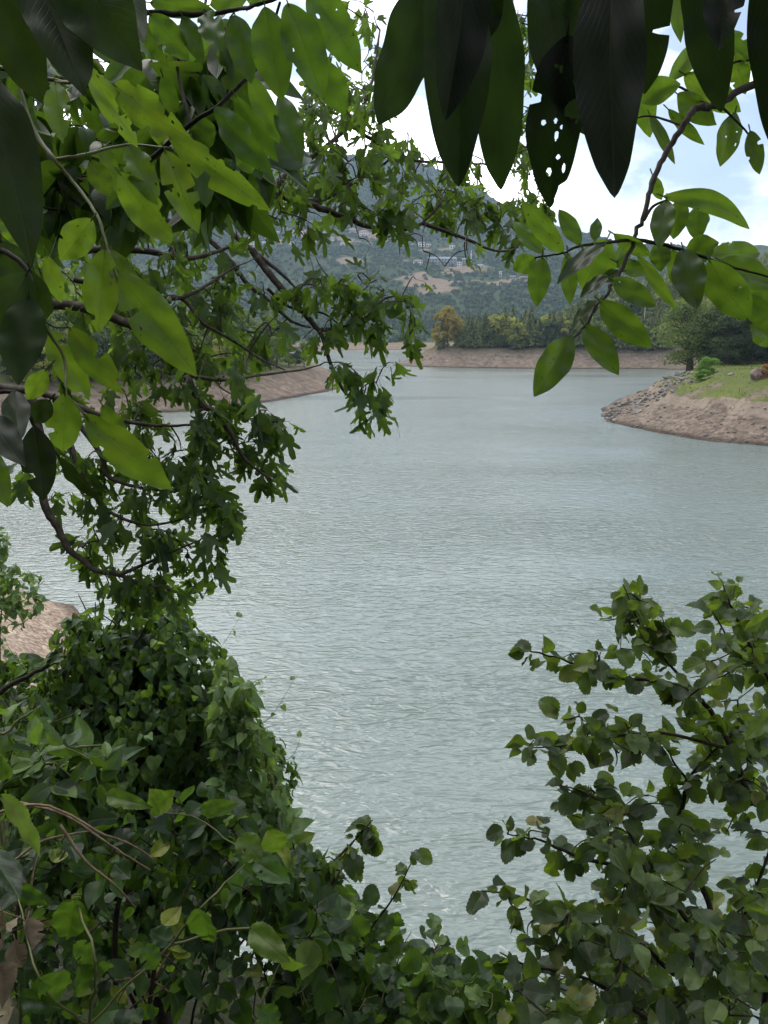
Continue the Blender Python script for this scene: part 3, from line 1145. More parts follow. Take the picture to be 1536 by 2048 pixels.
def proto(name, parts, mat_crown, mat_trunk='bark'):
    """a tree thing at the origin, used by its copies; returns (root)"""
    t = thing(name, 'tree', 'tree')
    parts[0].build('trunk', M[mat_trunk], t)
    parts[1].build('crown', M[mat_crown], t)
    return t


USED = set()


def place(root, loc, rz, s, label, group):
    if root.name not in USED:
        USED.add(root.name)
        root.location = [float(v) for v in loc]
        root.rotation_euler = (0, 0, rz)
        root.scale = (s, s, s) if np.isscalar(s) else s
        root['label'] = label
        root['group'] = group
        return root
    return dup(root, loc, rz, s, label, group)


r = np.random.default_rng(5)
# --- left shore: mixed broadleaf wood
LT = [proto('broadleaf_tree', broadleaf(15, 5.2, 100 + k, 4200, 0.34, 0.10, 26), m) for k, m in enumerate(('tree_green', 'tree_dark', 'tree_green', 'tree_olive', 'tree_dark'))]
LAB_L = {0: 'mid green bushy tree above the left brown shore', 1: 'dark green dense tree above the left brown shore', 2: 'mid green bushy tree above the left brown shore',
         3: 'pale olive tree above the left brown shore', 4: 'dark green dense tree above the left brown shore'}
cnt = 0
for row, (dmin, dmax, num) in enumerate(((15, 20, 46), (23, 32, 44), (36, 60, 44))):
    for px in np.linspace(20, 690, num):
        px = px + r.normal(0, 6)
        for t_ in np.linspace(120, 420, 300):
            rr = ray(px, 700)
            hd = rr[:2] / np.linalg.norm(rr[:2])
            x, y = hd * t_
            if sdf(S_LEFT, np.array(x), np.array(y)) > r.uniform(dmin, dmax):
                break
        else:
            continue
        k = r.integers(0, 5)
        if row == 2 and r.random() < 0.4:
            k = 3
        z = float(h_left(np.array(x), np.array(y)))
        s = r.uniform(0.6, 1.0) * (0.72 if row == 0 else 1.0)
        place(LT[k], (x, y, z - 0.3), r.uniform(0, 6.28), (s, s, s * r.uniform(0.85, 1.15)), LAB_L[k], 'trees above the left shore')
        cnt += 1

# --- far point: conifers and a few broadleaves
FT = [proto('conifer_tree', conifer(11, 2.5, 200 + k, 900, 0.5), 'conifer') for k in range(4)]
FB = [proto('broadleaf_tree', broadleaf(10, 4.6, 220 + k, 1500, 0.5, 0.08, 18), m) for k, m in enumerate(('tree_green', 'tree_olive', 'tree_ochre', 'tree_dark'))]
LAB_B = ['mid green round tree among the far conifers', 'pale olive tree among the far conifers', 'ochre yellow tree at the end of the far point', 'dark round tree among the far conifers']
nf = 0
for px in np.linspace(868, 1345, 210):
    px = px + r.normal(0, 5)
    d_in = 19 + 60 * r.random() ** 1.6
    rr = ray(px, 700)
    hd = rr[:2] / np.linalg.norm(rr[:2])
    tt = np.linspace(395, 640, 500)
    dd = sdf(S_SPIT, hd[0] * tt, hd[1] * tt)
    k = np.nonzero(dd > d_in)[0]
    if not len(k):
        continue
    x, y = hd * tt[k[0]]
    z = float(h_spit(np.array(x), np.array(y)))
    if abs(px - 900) < 14 and d_in < 40:
        continue
    if r.random() < 0.68:
        s = r.uniform(0.9, 1.5) + 0.7 * sstep(900, 1000, px) * r.random()
        place(FT[r.integers(0, 4)], (x, y, z - 0.3), r.uniform(0, 6), (s, s, s * r.uniform(0.9, 1.15)), 'dark pointed conifer in the row on the far brown point', 'conifers on the far point')
    else:
        kk = r.choice([0, 1, 3], p=[.4, .35, .25])
        s = r.uniform(0.9, 1.7)
        place(FB[kk], (x, y, z - 0.3), r.uniform(0, 6), s, LAB_B[kk], 'broadleaf trees on the far point')
    nf += 1
for px, s in ((897, 1.9), (914, 1.4), (882, 1.2)):
    q = hit(px, 684, h_spit, 380, 700)
    if q is not None:
        place(FB[2], (q[0], q[1] + 3, h_spit(q[0], q[1] + 6) - 0.3), px, (s, s, s * 1.15), LAB_B[2], 'ochre trees on the far point')
q = hit(950, 684, h_spit, 380, 700)
place(FB[0], (q[0], q[1] + 4, h_spit(q[0], q[1] + 4)), 1, 1.05, 'bright green round crowned tree beside the ochre tree on the far point', 'broadleaf trees on the far point')


RB = [proto('shrub', broadleaf(2.6, 1.9, 260 + k, 420, 0.3, 0.0, 9), m) for k, m in enumerate(('bush_rust', 'tree_olive', 'bush_rust'))]
for px in np.linspace(872, 1340, 74):
    q = hit(px + r.normal(0, 5), r.uniform(683, 690), h_spit, 380, 700)
    if q is None:
        continue
    k = int(r.integers(0, 3))
    s = r.uniform(0.5, 1.1)
    place(RB[k], (q[0], q[1], q[2] - 0.3), r.uniform(0, 6), s, ['rust brown low shrub at the top of the far bank', 'olive low shrub at the top of the far bank', 'rust brown low shrub at the top of the far bank'][k], 'low shrubs along the far bank top')


# --- woods that read as a mass
def blob_templates(n, seed, cone=False):
    out_ = []
    for k in range(n):
        rr_ = np.random.default_rng(seed + k)
        g = Geo()
        m = 34
        d = nrm(rr_.normal(size=(m, 3)))
        d[:, 2] = np.abs(d[:, 2]) * 1.0 - 0.15
        if cone:
            u = rr_.uniform(0, 1, m)
            a = rr_.uniform(0, 6.28, m)
            p = np.stack([0.55 * (1 - u) * np.cos(a), 0.55 * (1 - u) * np.sin(a), 2.4 * u], -1)
            d = nrm(np.stack([np.cos(a), np.sin(a), np.full(m, .6)], -1))
            sz = 0.38 * (1.1 - u * 0.7)
        else:
            p = d * rr_.uniform(0.6, 1.0, m)[:, None] + [0, 0, 0.55]
            sz = rr_.uniform(0.28, 0.5, m)
        leaf_cards(g, p, nrm(d + rr_.normal(0, .3, (m, 3))), sz, np.zeros(m), rr_)
        out_.append((np.concatenate(g.V), np.concatenate(g.T)))
    return out_


def wood(name, pts, size, tpl, mat, label, seed, stretch=1.0):
    rr_ = np.random.default_rng(seed)
    g = Geo()
    pick = rr_.integers(0, len(tpl), len(pts))
    tone = np.clip(0.42 + 0.5 * fbm(pts[:, 0] / 55, pts[:, 1] / 55, 3, seed) + 0.22 * rr_.normal(size=len(pts)), 0, 1)
    for k, (tv, tt) in enumerate(tpl):
        s = np.nonzero(pick == k)[0]
        if not len(s):
            continue
        a = rr_.uniform(0, 6.28, len(s))
        ca, sa = np.cos(a)[:, None], np.sin(a)[:, None]
        x = tv[None, :, 0] * ca - tv[None, :, 1] * sa
        y = tv[None, :, 0] * sa + tv[None, :, 1] * ca
        z = np.broadcast_to(tv[None, :, 2] * stretch, x.shape)
        v = np.stack([x, y, z], -1) * size[s][:, None, None] + pts[s][:, None]
        T = tt[None] + (np.arange(len(s)) * len(tv))[:, None, None]
        jit = np.repeat(rr_.normal(0, 0.12, (len(s), len(tv) // 4)), 4, axis=1)
        g.add(v.reshape(-1, 3), T.reshape(-1, 3), None, np.clip(tone[s][:, None] + jit, 0, 1).ravel())
    o = g.build(name, mat)
    tag(o, label, 'forest', kind='stuff')
    return o


rw = np.random.default_rng(77)
bt, ct = blob_templates(6, 300), blob_templates(5, 320, True)
# far hill
n = 30000
az = np.radians(rw.uniform(-26, 24, n))
rr2 = np.sqrt(rw.uniform(870 ** 2, 2750 ** 2, n))
hx, hy = rr2 * np.sin(az), rr2 * np.cos(az)
hzv = h_hill(hx, hy)
cov = c_hill(hx, hy, hzv)
keep = (hzv > 6) & (rw.random(n) < np.clip(cov, 0.33, 1) ** 2)
pts = np.stack([hx, hy, hzv - 0.8], -1)[keep]
sz = rw.uniform(2.6, 5.4, len(pts)) * np.interp(rr2[keep], [900, 1800, 2700], [0.85, 1.0, 1.5])
wood('hillside_forest', pts, sz, bt, M['far_wood'], 'hazy blue green woodland covering the far hill', 401, 1.1)
# right hill of conifers behind the far point
n = 9000
x = rw.uniform(40, 520, n)
y = rw.uniform(395, 1150, n)
d = sdf(S_SPIT, x, y)
azd = np.degrees(np.arctan2(x, y))
keep = (d > 32) & (azd > 5) & (azd < 38)
x, y = x[keep], y[keep]
pts = np.stack([x, y, h_spit(x, y) - 0.5], -1)
mix = fbm(x / 60, y / 60, 3, 91) + 0.25 * rw.normal(size=len(x))
cf = mix < 0.05
wood('conifer_forest', pts[cf], rw.uniform(3.2, 6.4, cf.sum()), ct, M['conifer'], 'dark conifer wood on the slope behind the far point', 402, 1.0)
wood('mixed_forest', pts[~cf], rw.uniform(2.4, 4.2, (~cf).sum()), bt, M['tree_olive'], 'olive green broadleaf patches among the conifers on right slope', 403, 1.1)
# wooded rise behind the left shore
n = 5200
x = rw.uniform(-520, -15, n)
y = rw.uniform(120, 800, n)
d = sdf(S_LEFT, x, y)
keep = (d > 55) & (np.degrees(np.arctan2(x, y)) > -34)
x, y = x[keep], y[keep]
pts = np.stack([x, y, h_left(x, y) - 0.5], -1)
wood('hillside_forest', pts, rw.uniform(3.2, 5.6, len(x)), bt, M['tree_green'], 'green wood on the rise behind the left shore', 404, 1.15)

# ------------------------------------------------------------------ right bank
q = hit(1380, 738, h_bank, 120, 300)
if q is None:
    q = np.array([80, 200, 9])
base_tree = q
# the leaning broad tree at the water side
tg, cg = broadleaf(15, 7.4, 500, 15000, 0.22, 0.06, 52, lean=-0.10, trunk_r=0.85)
t = thing('broadleaf_tree', 'large spreading green tree with thick bare trunk at the rocky tip of grassy bank', 'tree', q - [0, 0, 0.3])
t['_o'] = [0, 0, 0]
tg.build('trunk', M['bark'], t)
cg.build('crown', M['tree_green'], t)
t.scale = (1.18, 1.18, 1.12)
DT = [proto('broadleaf_tree', broadleaf(15, 6.5, 520 + k, 10500, 0.26, -0.08, 40), m) for k, m in enumerate(('tree_dark', 'tree_dark', 'tree_green'))]
DL = ['very dark dense tree behind the grassy bank', 'very dark dense tree behind the grassy bank', 'mid green tree behind the grassy bank']
for i, (px, dy, s, k) in enumerate(((1428, 14, 0.95, 0), (1452, 6, 0.8, 1), (1468, 12, 1.0, 1), (1502, 6, 0.95, 0), (1540, 4, 0.9, 1), (1440, 26, 1.15, 2), (1490, 24, 1.2, 2), (1535, 22, 1.25, 2), (1600, 0, 1.0, 0), (1580, 24, 1.2, 1),
                                    (1660, 10, 1.1, 2), (1720, 0, 1.1, 1), (1475, 34, 1.3, 1), (1530, 36, 1.3, 0))):
    yy = 184 + dy
    xx = (px - 768) / FPX * (yy * cp + 8 * sp)
    place(DT[k], (xx, yy, float(h_bank(np.array(xx), np.array(yy))) - 0.5), i * 1.7, s, DL[k], 'trees behind the grassy bank')


def bush(name, h, rad, seed, n, size, mat, label, cat, loc, group=None, stem='bark'):
    tg, cg = broadleaf(h, rad, seed, n, size, 0.0, 16, trunk_r=h * 0.02)
    t = thing(name, label, cat, loc, group)
    t['_o'] = [0, 0, 0]
    tg.build('stems', M[stem], t)
    cg.build('foliage', M[mat], t)
    return t


b = hit(1415, 752, h_bank, 110, 300)
bush('bush', 4.2, 2.6, 540, 3800, 0.16, 'bush_green', 'bright green round bush on the grass below the large tree', 'bush', b - [0, 0, .3])
b = hit(1405, 762, h_bank, 110, 300)
bush('bush', 2.6, 1.7, 541, 2000, 0.15, 'bush_green', 'small bright green bush on grass just below the round bush', 'bush', b - [0, 0, .3])
b = hit(1527, 758, h_bank, 110, 300)
bush('bush', 2.7, 1.8, 543, 2400, 0.13, 'bush_rust', 'rust brown withered bush beside the pink boulder', 'bush', b + [0.9, 0.6, -.2])


rt = np.random.default_rng(131)
x = rt.uniform(52, 190, 60000)
y = rt.uniform(115, 262, 60000)
z = h_bank(x, y)
cv = c_bank(x, y, z) + 0.5 * rt.normal(size=len(x)) * 0.4
k_ = (cv > 0.55) & (z > 2)
x, y, z = x[k_][:16000], y[k_][:16000], z[k_][:16000]
g = Geo()
n_ = len(x)
scatter(g, [TPL['lance'][0], TPL['lance'][3]], np.stack([x, y, z - 0.03], -1), nrm(rt.normal(0, .5, (n_, 3)) + [0, 0, 1]), rt.normal(size=(n_, 3)), rt.uniform(0.12, 0.5, n_), 1.2,
        np.clip(0.5 + 0.7 * fbm(x / 6, y / 6, 3, 59) + .2 * rt.normal(size=n_), 0, 1), 132)
M['grass_blade'] = tree_mat('grass_blade', (0.04, 0.065, 0.012), (0.10, 0.125, 0.026), (0.24, 0.21, 0.08))
o = g.build('grass', M['grass_blade'])
tag(o, 'rough yellow green grass tufts on the right bank', 'grass', kind='stuff')


def rock_geo(seed, sub=2, flat=0.7):
    r_ = np.random.default_rng(seed)
    bm_v = []
    n = 90
    d = nrm(r_.normal(size=(n, 3)))
    import bmesh
    bm = bmesh.new()
    pl = nrm(r_.normal(size=(9, 3)))
    off = r_.uniform(0.55, 0.95, 9)
    for v in d:
        dot = pl @ v
        s = 1.0
        for a, o_ in zip(dot, off):
            if a > 0.05:
                s = min(s, o_ / a)
        bm.verts.new(Vector(v * s * [1, 0.8, flat]))
    bmesh.ops.convex_hull(bm, input=bm.verts)
    for v in [v for v in bm.verts if not v.link_faces]:
        bm.verts.remove(v)
    bmesh.ops.triangulate(bm, faces=bm.faces)
    bm.verts.index_update()
    V = np.array([v.co[:] for v in bm.verts])
    T = np.array([[v.index for v in f.verts] for f in bm.faces])
    bm.free()
    g = Geo()
    g.add(V, T)
    return g


b = hit(1514, 757, h_bank, 110, 300)
g = rock_geo(71, flat=0.85)
g.V[0] = g.V[0] * 1.6 + [0, 0, 0.75] + b
o = g.build('boulder', M['boulder'], origin=b, smooth=False)
tag(o, 'large rounded pinkish boulder on the grassy bank beside the rust bush', 'boulder')
ROCKS = [rock_geo(600 + k).mesh('rock', M['rock'], smooth=False) for k in range(10)]


def rock(loc, s, rz, tilt, label, group, k):
    o = bpy.data.objects.new('rock', ROCKS[k % 10])
    COL.objects.link(o)
    o.location = [float(v) for v in loc]
    o.scale = (s, s * r.uniform(0.7, 1.1), s * r.uniform(0.5, 0.9))
    o.rotation_euler = (r.normal(0, tilt), r.normal(0, tilt), rz)
    return tag(o, label, 'rock', group)


# rubble along the far edge of the bank, from the tip up to the tree
line = np.array([(1206, 836), (1222, 814), (1250, 797), (1284, 780), (1330, 754), (1372, 740)], float)
k = 0
for i in range(195):
    u = r.random() ** 0.85 * (len(line) - 1)
    a = int(u)
    pxy = line[a] + (line[a + 1] - line[a]) * (u - a)
    pxy = pxy + [r.uniform(-2, 36) * min(1, .4 + u / 3), r.uniform(-2, 26) * min(1, .5 + u / 4)]
    b = hit(pxy[0], pxy[1], h_bank, 120, 280, 900)
    if b is None:
        continue
    s = r.uniform(0.3, 0.8) * (1.6 if r.random() < 0.15 else 1.0)
    rock(b + [0, 0, s * 0.18], s, r.uniform(0, 6.28), 0.35, 'grey angular rock in the rubble along the edge of right bank', 'rubble rocks on the right bank', k)
    k += 1
for i in range(90):
    px, py = r.uniform(1260, 1536), r.uniform(815, 888)
    if py > 850 + (px - 1240) * 0.14:
        continue
    b = hit(px, py, h_bank, 110, 250, 900)
    if b is None or b[2] < 0.15:
        continue
    s = r.uniform(0.14, 0.42) * (1.7 if r.random() < .12 else 1)
    rock(b + [0, 0, s * 0.15], s, r.uniform(0, 6.28), 0.3, 'small stone lying on the bare earth of right bank', 'stones on bare earth', k)
    k += 1
for (px, py, s, lab) in ((1462, 750, 0.75, 'pale flat stone lying on the grass left of the pink boulder'), (1482, 722, 0.7, 'pale grey rock under the dark trees, rightmost on the bank top'),
                         (1465, 724, 0.6, 'pale grey rock under the dark trees, middle of three on bank top'), (1447, 723, 0.7, 'pale grey rock under the dark trees, leftmost of three'),
                         (1334, 757, 1.5, 'big dark grey block topmost in the rubble on right bank')):
    b = hit(px, py, h_bank, 110, 300, 900)
    if b is not None:
        o = rock(b + [0, 0, s * 0.2], s, r.uniform(0, 6), 0.15, lab, None, k)
        k += 1
# pale stones on the far point and its right-hand rubble
for i in range(26):
    px, py = (r.uniform(830, 1060), r.uniform(690, 722)) if i < 12 else (r.uniform(1235, 1320), r.uniform(690, 712))
    b = hit(px, py, h_spit, 380, 600, 900)
    if b is None:
        continue
    s = r.uniform(0.5, 1.3)
    rock(b + [0, 0, 0.1], s, r.uniform(0, 6), 0.3, 'pale rock on the brown slope of the far point' if i < 12 else 'pale rubble rock at the right end of far shore', 'pale rocks on the far shore', k)
    k += 1


# ------------------------------------------------------------------ poles
def pole(px, py0, py1, hf, r0, r1, mat, label, name='utility_pole', arm=True):
    b = hit(px, py0, hf, r0, r1)
    if b is None:
        return
    d = project(b)[2]
    h = (py0 - py1) / FPX * d
    t = thing(name, label, 'pole', b)
    t['_o'] = [0, 0, 0]
    g = Geo()
    tube(g, [(0, 0, -0.5), (0, 0, h)], 0.24, 0.16, 8)
    g.build('shaft', mat, t)
    if arm:
        g = Geo()
        tube(g, [(-0.9, 0, h - 0.5), (0.9, 0, h - 0.5)], 0.07, 0.07, 5)
        for x in (-0.8, 0, 0.8):
            tube(g, [(x, 0, h - 0.5), (x, 0, h - 0.2)], 0.05, 0.05, 5)
        g.build('crossarm', mat, t)
    return t


M['concrete'] = flat_mat('concrete', (0.55, 0.52, 0.47), 0.9)
pole(1020, 668, 612, h_spit, 380, 800, M['concrete'], 'tall pale concrete pole among the conifers of the far point')
pole(1287, 660, 612, h_spit, 380, 900, M['concrete'], 'pale pole on the slope left of the large bank tree')
pole(782, 680, 652, h_hill, 780, 2000, M['concrete'], 'thin grey pole on the shore at the head of the lake')
b = W(799, 726)
t = thing('marker_post', 'small dark post standing in the water off the far point', 'post', b)
t['_o'] = [0, 0, 0]
g = Geo()
tube(g, [(0, 0, -1.5), (0, 0, 2.4)], 0.22, 0.2, 8)
g.build('shaft', M['bark_dark'], t)


# ------------------------------------------------------------------ village on the hill
def box(g, x0, x1, y0, y1, z0, z1, mat=0):
    v = [(x, y, z) for z in (z0, z1) for y in (y0, y1) for x in (x0, x1)]
    f = [(0, 2, 3, 1), (4, 5, 7, 6), (0, 1, 5, 4), (2, 6, 7, 3), (0, 4, 6, 2), (1, 3, 7, 5)]
    g.add(v, [t_ for a, b_, c, d_ in f for t_ in ((a, b_, c), (a, c, d_))], mat=mat)


WALL = {'white': flat_mat('wall_white', (0.50, 0.48, 0.45)), 'cream': flat_mat('wall_cream', (0.42, 0.36, 0.28)), 'pink': flat_mat('wall_pink', (0.52, 0.30, 0.25)),
        'grey': flat_mat('wall_grey', (0.22, 0.22, 0.23)), 'tan': flat_mat('wall_tan', (0.45, 0.35, 0.22))}
ROOF = {'red': flat_mat('roof_red', (0.30, 0.13, 0.09)), 'brown': flat_mat('roof_brown', (0.20, 0.13, 0.10)), 'grey': flat_mat('roof_grey', (0.25, 0.26, 0.28)), 'blue': flat_mat('roof_blue', (0.16, 0.19, 0.24)),
        'flat': flat_mat('roof_flat', (0.45, 0.43, 0.40))}
M['glass'] = flat_mat('window_glass', (0.045, 0.05, 0.06), 0.25)


def house(px, py, wpx, hpx, floors, wall, roof, label, turn=0.0, cols=3, depth=0.7, name='house', cat='house', group=None, hf=h_hill, r0=800, r1=3400):
    b = hit(px, py, hf, r0, r1)
    if b is None:
        return None
    d = project(b)[2]
    wd, ht = wpx / FPX * d, hpx / FPX * d
    dp = wd * depth
    t = thing(name, label, cat, b - [0, 0, 0.2], group)
    t['_o'] = [0, 0, 0]
    t.rotation_euler = (0, 0, turn)
    g = Geo()
    box(g, -wd / 2, wd / 2, 0, dp, -3, ht)
    g.build('wall', WALL[wall], t, smooth=False)
    g = Geo()
    if roof == 'flat':
        box(g, -wd / 2 - .3, wd / 2 + .3, -.3, dp + .3, ht + 0.01, ht + 0.5)
    else:
        e, rh = 0.6, min(wd, dp) * 0.22
        if roof in ('red', 'brown'):
            v = [(-wd / 2 - e, -e, ht), (wd / 2 + e, -e, ht), (wd / 2 + e, dp + e, ht), (-wd / 2 - e, dp + e, ht), (-wd * .25, dp / 2, ht + rh), (wd * .25, dp / 2, ht + rh)]
        else:
            v = [(-wd / 2 - e, -e, ht), (wd / 2 + e, -e, ht), (wd / 2 + e, dp + e, ht), (-wd / 2 - e, dp + e, ht), (-wd / 2 - e, dp / 2, ht + rh), (wd / 2 + e, dp / 2, ht + rh)]
        g.add(np.array(v) + [0, 0, 0.02], [(0, 1, 5), (0, 5, 4), (1, 2, 5), (2, 3, 4), (2, 4, 5), (3, 0, 4), (0, 2, 1), (0, 3, 2)])
    g.build('roof', ROOF[roof], t, smooth=False)
    fh = ht / floors
    cw = wd / cols
    for f in range(floors):
        for c in range(cols):
            g = Geo()
            xa = -wd / 2 + cw * (c + 0.24)
            box(g, xa, xa + cw * 0.52, -0.06, 0.1, fh * (f + 0.3), fh * (f + 0.78))
            g.build('window', M['glass'], t, smooth=False)
    return t


rv = np.random.default_rng(9)
house(619, 483, 30, 22, 5, 'pink', 'flat', 'pink five storey apartment block on the far hillside', 0.15, 4, 0.6, 'apartment_building', 'building')
house(545, 455, 15, 11, 2, 'white', 'grey', 'white two storey house with grey roof up left of the pink block', 0.2)
house(497, 494, 22, 10, 2, 'white', 'flat', 'wide white building down left of the pink block', -0.1, 4)
house(511, 483, 10, 7, 2, 'cream', 'red', 'small cream house with red roof close above wide white building', 0.3, 2)
house(566, 409, 13, 8, 2, 'white', 'red', 'white house with red roof, left of pair high on the hill', 0.1, 3)
house(583, 412, 12, 7, 2, 'cream', 'brown', 'cream house with brown roof, right of pair high on the hill', -0.2, 3)
house(800, 447, 14, 7, 1, 'white', 'flat', 'low white building on pale cut below the wooded summit', 0.1, 3)
house(706, 466, 17, 7, 1, 'cream', 'brown', 'long low cream house with brown roof right of the pink block', 0.1, 4)
house(727, 471, 18, 8, 2, 'white', 'red', 'white house with broad red roof in the middle of the slope', -0.1, 4)
house(716, 490, 14, 6, 1, 'grey', 'brown', 'low grey house with brown roof under the broad red roof', 0.2, 3)
house(748, 478, 14, 7, 2, 'pink', 'brown', 'pinkish house with brown roof at the right of the red roofed house', 0.1, 3)
house(764, 468, 9, 6, 1, 'white', 'grey', 'tiny white house with grey roof above the pinkish house', 0.0, 2)
house(843, 494, 13, 9, 2, 'white', 'flat', 'white cube house standing on the crest track', 0.1, 2)
house(827, 494, 9, 5, 1, 'grey', 'grey', 'small grey house just left of the white cube house', 0.1, 2)
house(857, 495, 10, 6, 1, 'cream', 'grey', 'small cream house just right of the white cube house', -0.1, 2)
house(905, 498, 10, 6, 1, 'white', 'grey', 'lone small white house at the right end of the crest track', 0.15, 2)
house(885, 529, 56, 11, 2, 'grey', 'blue', 'long grey two storey hall with blue grey roof above the terraces', 0.05, 9, 0.35, 'hall', 'building')
house(836, 530, 18, 8, 2, 'white', 'brown', 'white house with brown roof left of the long grey hall', 0.1, 4)
house(812, 527, 12, 6, 1, 'grey', 'brown', 'small grey house with brown roof, farthest left of the hall', 0.0, 3)
house(919, 534, 10, 9, 2, 'white', 'grey', 'white narrow house with grey roof right of the long hall', 0.0, 2)
house(932, 528, 14, 9, 2, 'grey', 'grey', 'grey house at the foot of the white mast', 0.0, 3)
house(961, 537, 11, 6, 1, 'white', 'grey', 'white pavilion with pointed grey roof right of the terraces', 0.1, 2, 1.0, 'pavilion', 'pavilion')
house(1001, 555, 5, 11, 3, 'white', 'grey', 'slim white stair tower on the bare brown slope', 0.0, 1, 1.0, 'tower', 'tower')
house(1026, 558, 10, 5, 1, 'grey', 'grey', 'low grey shed on the bare slope right of slim tower', 0.0, 2)
house(1046, 559, 12, 5, 1, 'white', 'brown', 'low white shed with brown roof at the right end of the slope', 0.0, 3)
for i, (px, py) in enumerate(((478, 452), (490, 462), (506, 450), (521, 470), (533, 478), (553, 470), (570, 462), (588, 474), (530, 492), (560, 488), (583, 490), (652, 470), (664, 482), (676, 466), (688, 492), (738, 492), (770, 482), (782, 474), (520, 420), (540, 412))):
    c = ('white', 'cream', 'white', 'grey')[i % 4]
    rf = ('red', 'brown', 'grey')[i % 3]
    house(px, py, rv.uniform(8, 13), rv.uniform(4.5, 7), 2 if i % 3 else 1, c, rf, '%s house with %s roof in the scattered village on the far slope' % (c, rf), rv.uniform(-.3, .3), 3, group='%s village houses with %s roofs' % (c, rf))
# white mast
q = hit(942, 524, h_hill, 800, 3400)
d = project(q)[2]
t = thing('mast', 'slender white mast rising beside the hillside hall', 'mast', q)
t['_o'] = [0, 0, 0]
g = Geo()
tube(g, [(0, 0, -1), (0, 0, 22 / FPX * d)], 1.1, 0.5, 8)
g.build('shaft', WALL['white'], t)
g = Geo()
tube(g, [(0, 0, 13 / FPX * d), (0, 0, 14.5 / FPX * d)], 1.9, 1.9, 8)
g.build('platform', WALL['white'], t)
# terrace walls
for i, (px, py, wp_) in enumerate(((878, 542, 44), (886, 547, 40), (896, 552, 36), (925, 548, 40), (950, 551, 34), (905, 537, 40))):
    q = hit(px, py, h_hill, 800, 3400)
    d = project(q)[2]
    wd = wp_ / FPX * d
    g = Geo()
    box(g, -wd / 2, wd / 2, 0, 1.2, -3, 3.0)
    g.V[0] = g.V[0] + q
    o = g.build('retaining_wall', WALL['tan'], origin=q, smooth=False)
    o.rotation_euler = (0, 0, 0.1 - 0.05 * i)
    tag(o, 'yellow stone retaining wall of the hillside terraces', 'wall', 'retaining walls of the terraces')


def car(px, py, label, colour, rz):
    q = hit(px, py, h_hill, 800, 3400)
    t = thing('parked_car', label, 'car', q)
    t['_o'] = [0, 0, 0]
    t.rotation_euler = (0, 0, rz)
    g = Geo()
    prof = np.array([(-2.3, .35), (-2.3, .95), (-1.5, 1.05), (-0.9, 1.75), (1.1, 1.75), (1.7, 1.1), (2.3, .95), (2.3, .35)])
    n_ = len(prof)
    v = np.concatenate([np.stack([prof[:, 0], np.full(n_, y_), prof[:, 1]], -1) for y_ in (-.9, .9)])
    T = [t_ for i in range(n_) for t_ in ((i, (i + 1) % n_, n_ + (i + 1) % n_), (i, n_ + (i + 1) % n_, n_ + i))]
    T += [(0, i + 1, i) for i in range(1, n_ - 1)] + [(n_, n_ + i, n_ + i + 1) for i in range(1, n_ - 1)]
    g.add(v, T)
    g.build('body', colour, t, smooth=False)
    g = Geo()
    box(g, -0.85, 1.05, -.93, .93, 1.12, 1.6)
    g.build('window', M['glass'], t, smooth=False)
    for x_ in (-1.4, 1.4):
        for y_ in (-.85, .85):
            g = Geo()
            tube(g, [(x_, y_ - .12, .35), (x_, y_ + .12, .35)], .36, .36, 10)
            g.build('wheel', M['bark_dark'], t)


car(1003, 561, 'white car parked on the bare slope below the slim tower', WALL['white'], 0.4)
car(1040, 563, 'grey car parked on the bare slope near the white shed', WALL['grey'], 0.2)
car(800 + 10, 543, 'white car parked below the houses left of terraces', WALL['white'], 0.0)
#@@FOREGROUND


# ------------------------------------------------------------------ foreground plants
class Plant:
    """a branching skeleton that leaves are hung on"""

    def __init__(self, seed):
        self.r = np.random.default_rng(seed)
        self.g = Geo()
        self.N = np.zeros((0, 3))
        self.leaf = []               # (base, dir)

    def limb(self, pts, r0, r1, n=6, wob=0.01, sides=7):
        p = smooth_path(pts, n)
        L = np.linalg.norm(np.diff(p, axis=0), axis=1).sum()
        p[1:-1] += self.r.normal(0, wob * L, p[1:-1].shape) * 0.35
        tube(self.g, p, r0, r1, sides, self.r.random())
        self.N = np.concatenate([self.N, p])
        return p

    def limbpx(self, pts, r0, r1, **k):
        return self.limb([P(*q) for q in pts], r0, r1, **k)

    def grow(self, targets, rad=0.004, tip=0.0015, maxlen=1.0, sag=0.05, leaves=4, along=0.5, sides=5):
        t = np.asarray(targets, float)
        left = list(range(len(t)))
        if not left:
            return
        dist = np.array([np.linalg.norm(self.N - q, axis=1).min() for q in t])
        for i in np.argsort(dist):
            q = t[i]
            dd = np.linalg.norm(self.N - q, axis=1)
            k = dd.argmin()
            a = self.N[k]
            L = dd[k]
            if L > maxlen or L < 1e-3:
                continue
            mid = (a + q) / 2 + self.r.normal(0, 0.10 * L, 3) + [0, 0, sag * L]
            p = smooth_path([a, mid, q], 4)
            tube(self.g, p, rad * (0.6 + min(1.2, L)), tip, sides, self.r.random())
            self.N = np.concatenate([self.N, p[1:]])
            tn = nrm(p[-1] - p[-3])
            for m in range(leaves):
                u = 1 - along * (m / max(1, leaves - 1)) if leaves > 1 else 1
                f = u * (len(p) - 1)
                j = min(int(f), len(p) - 2)
                b = p[j] + (p[j + 1] - p[j]) * (f - j)
                self.leaf.append((b, tn))


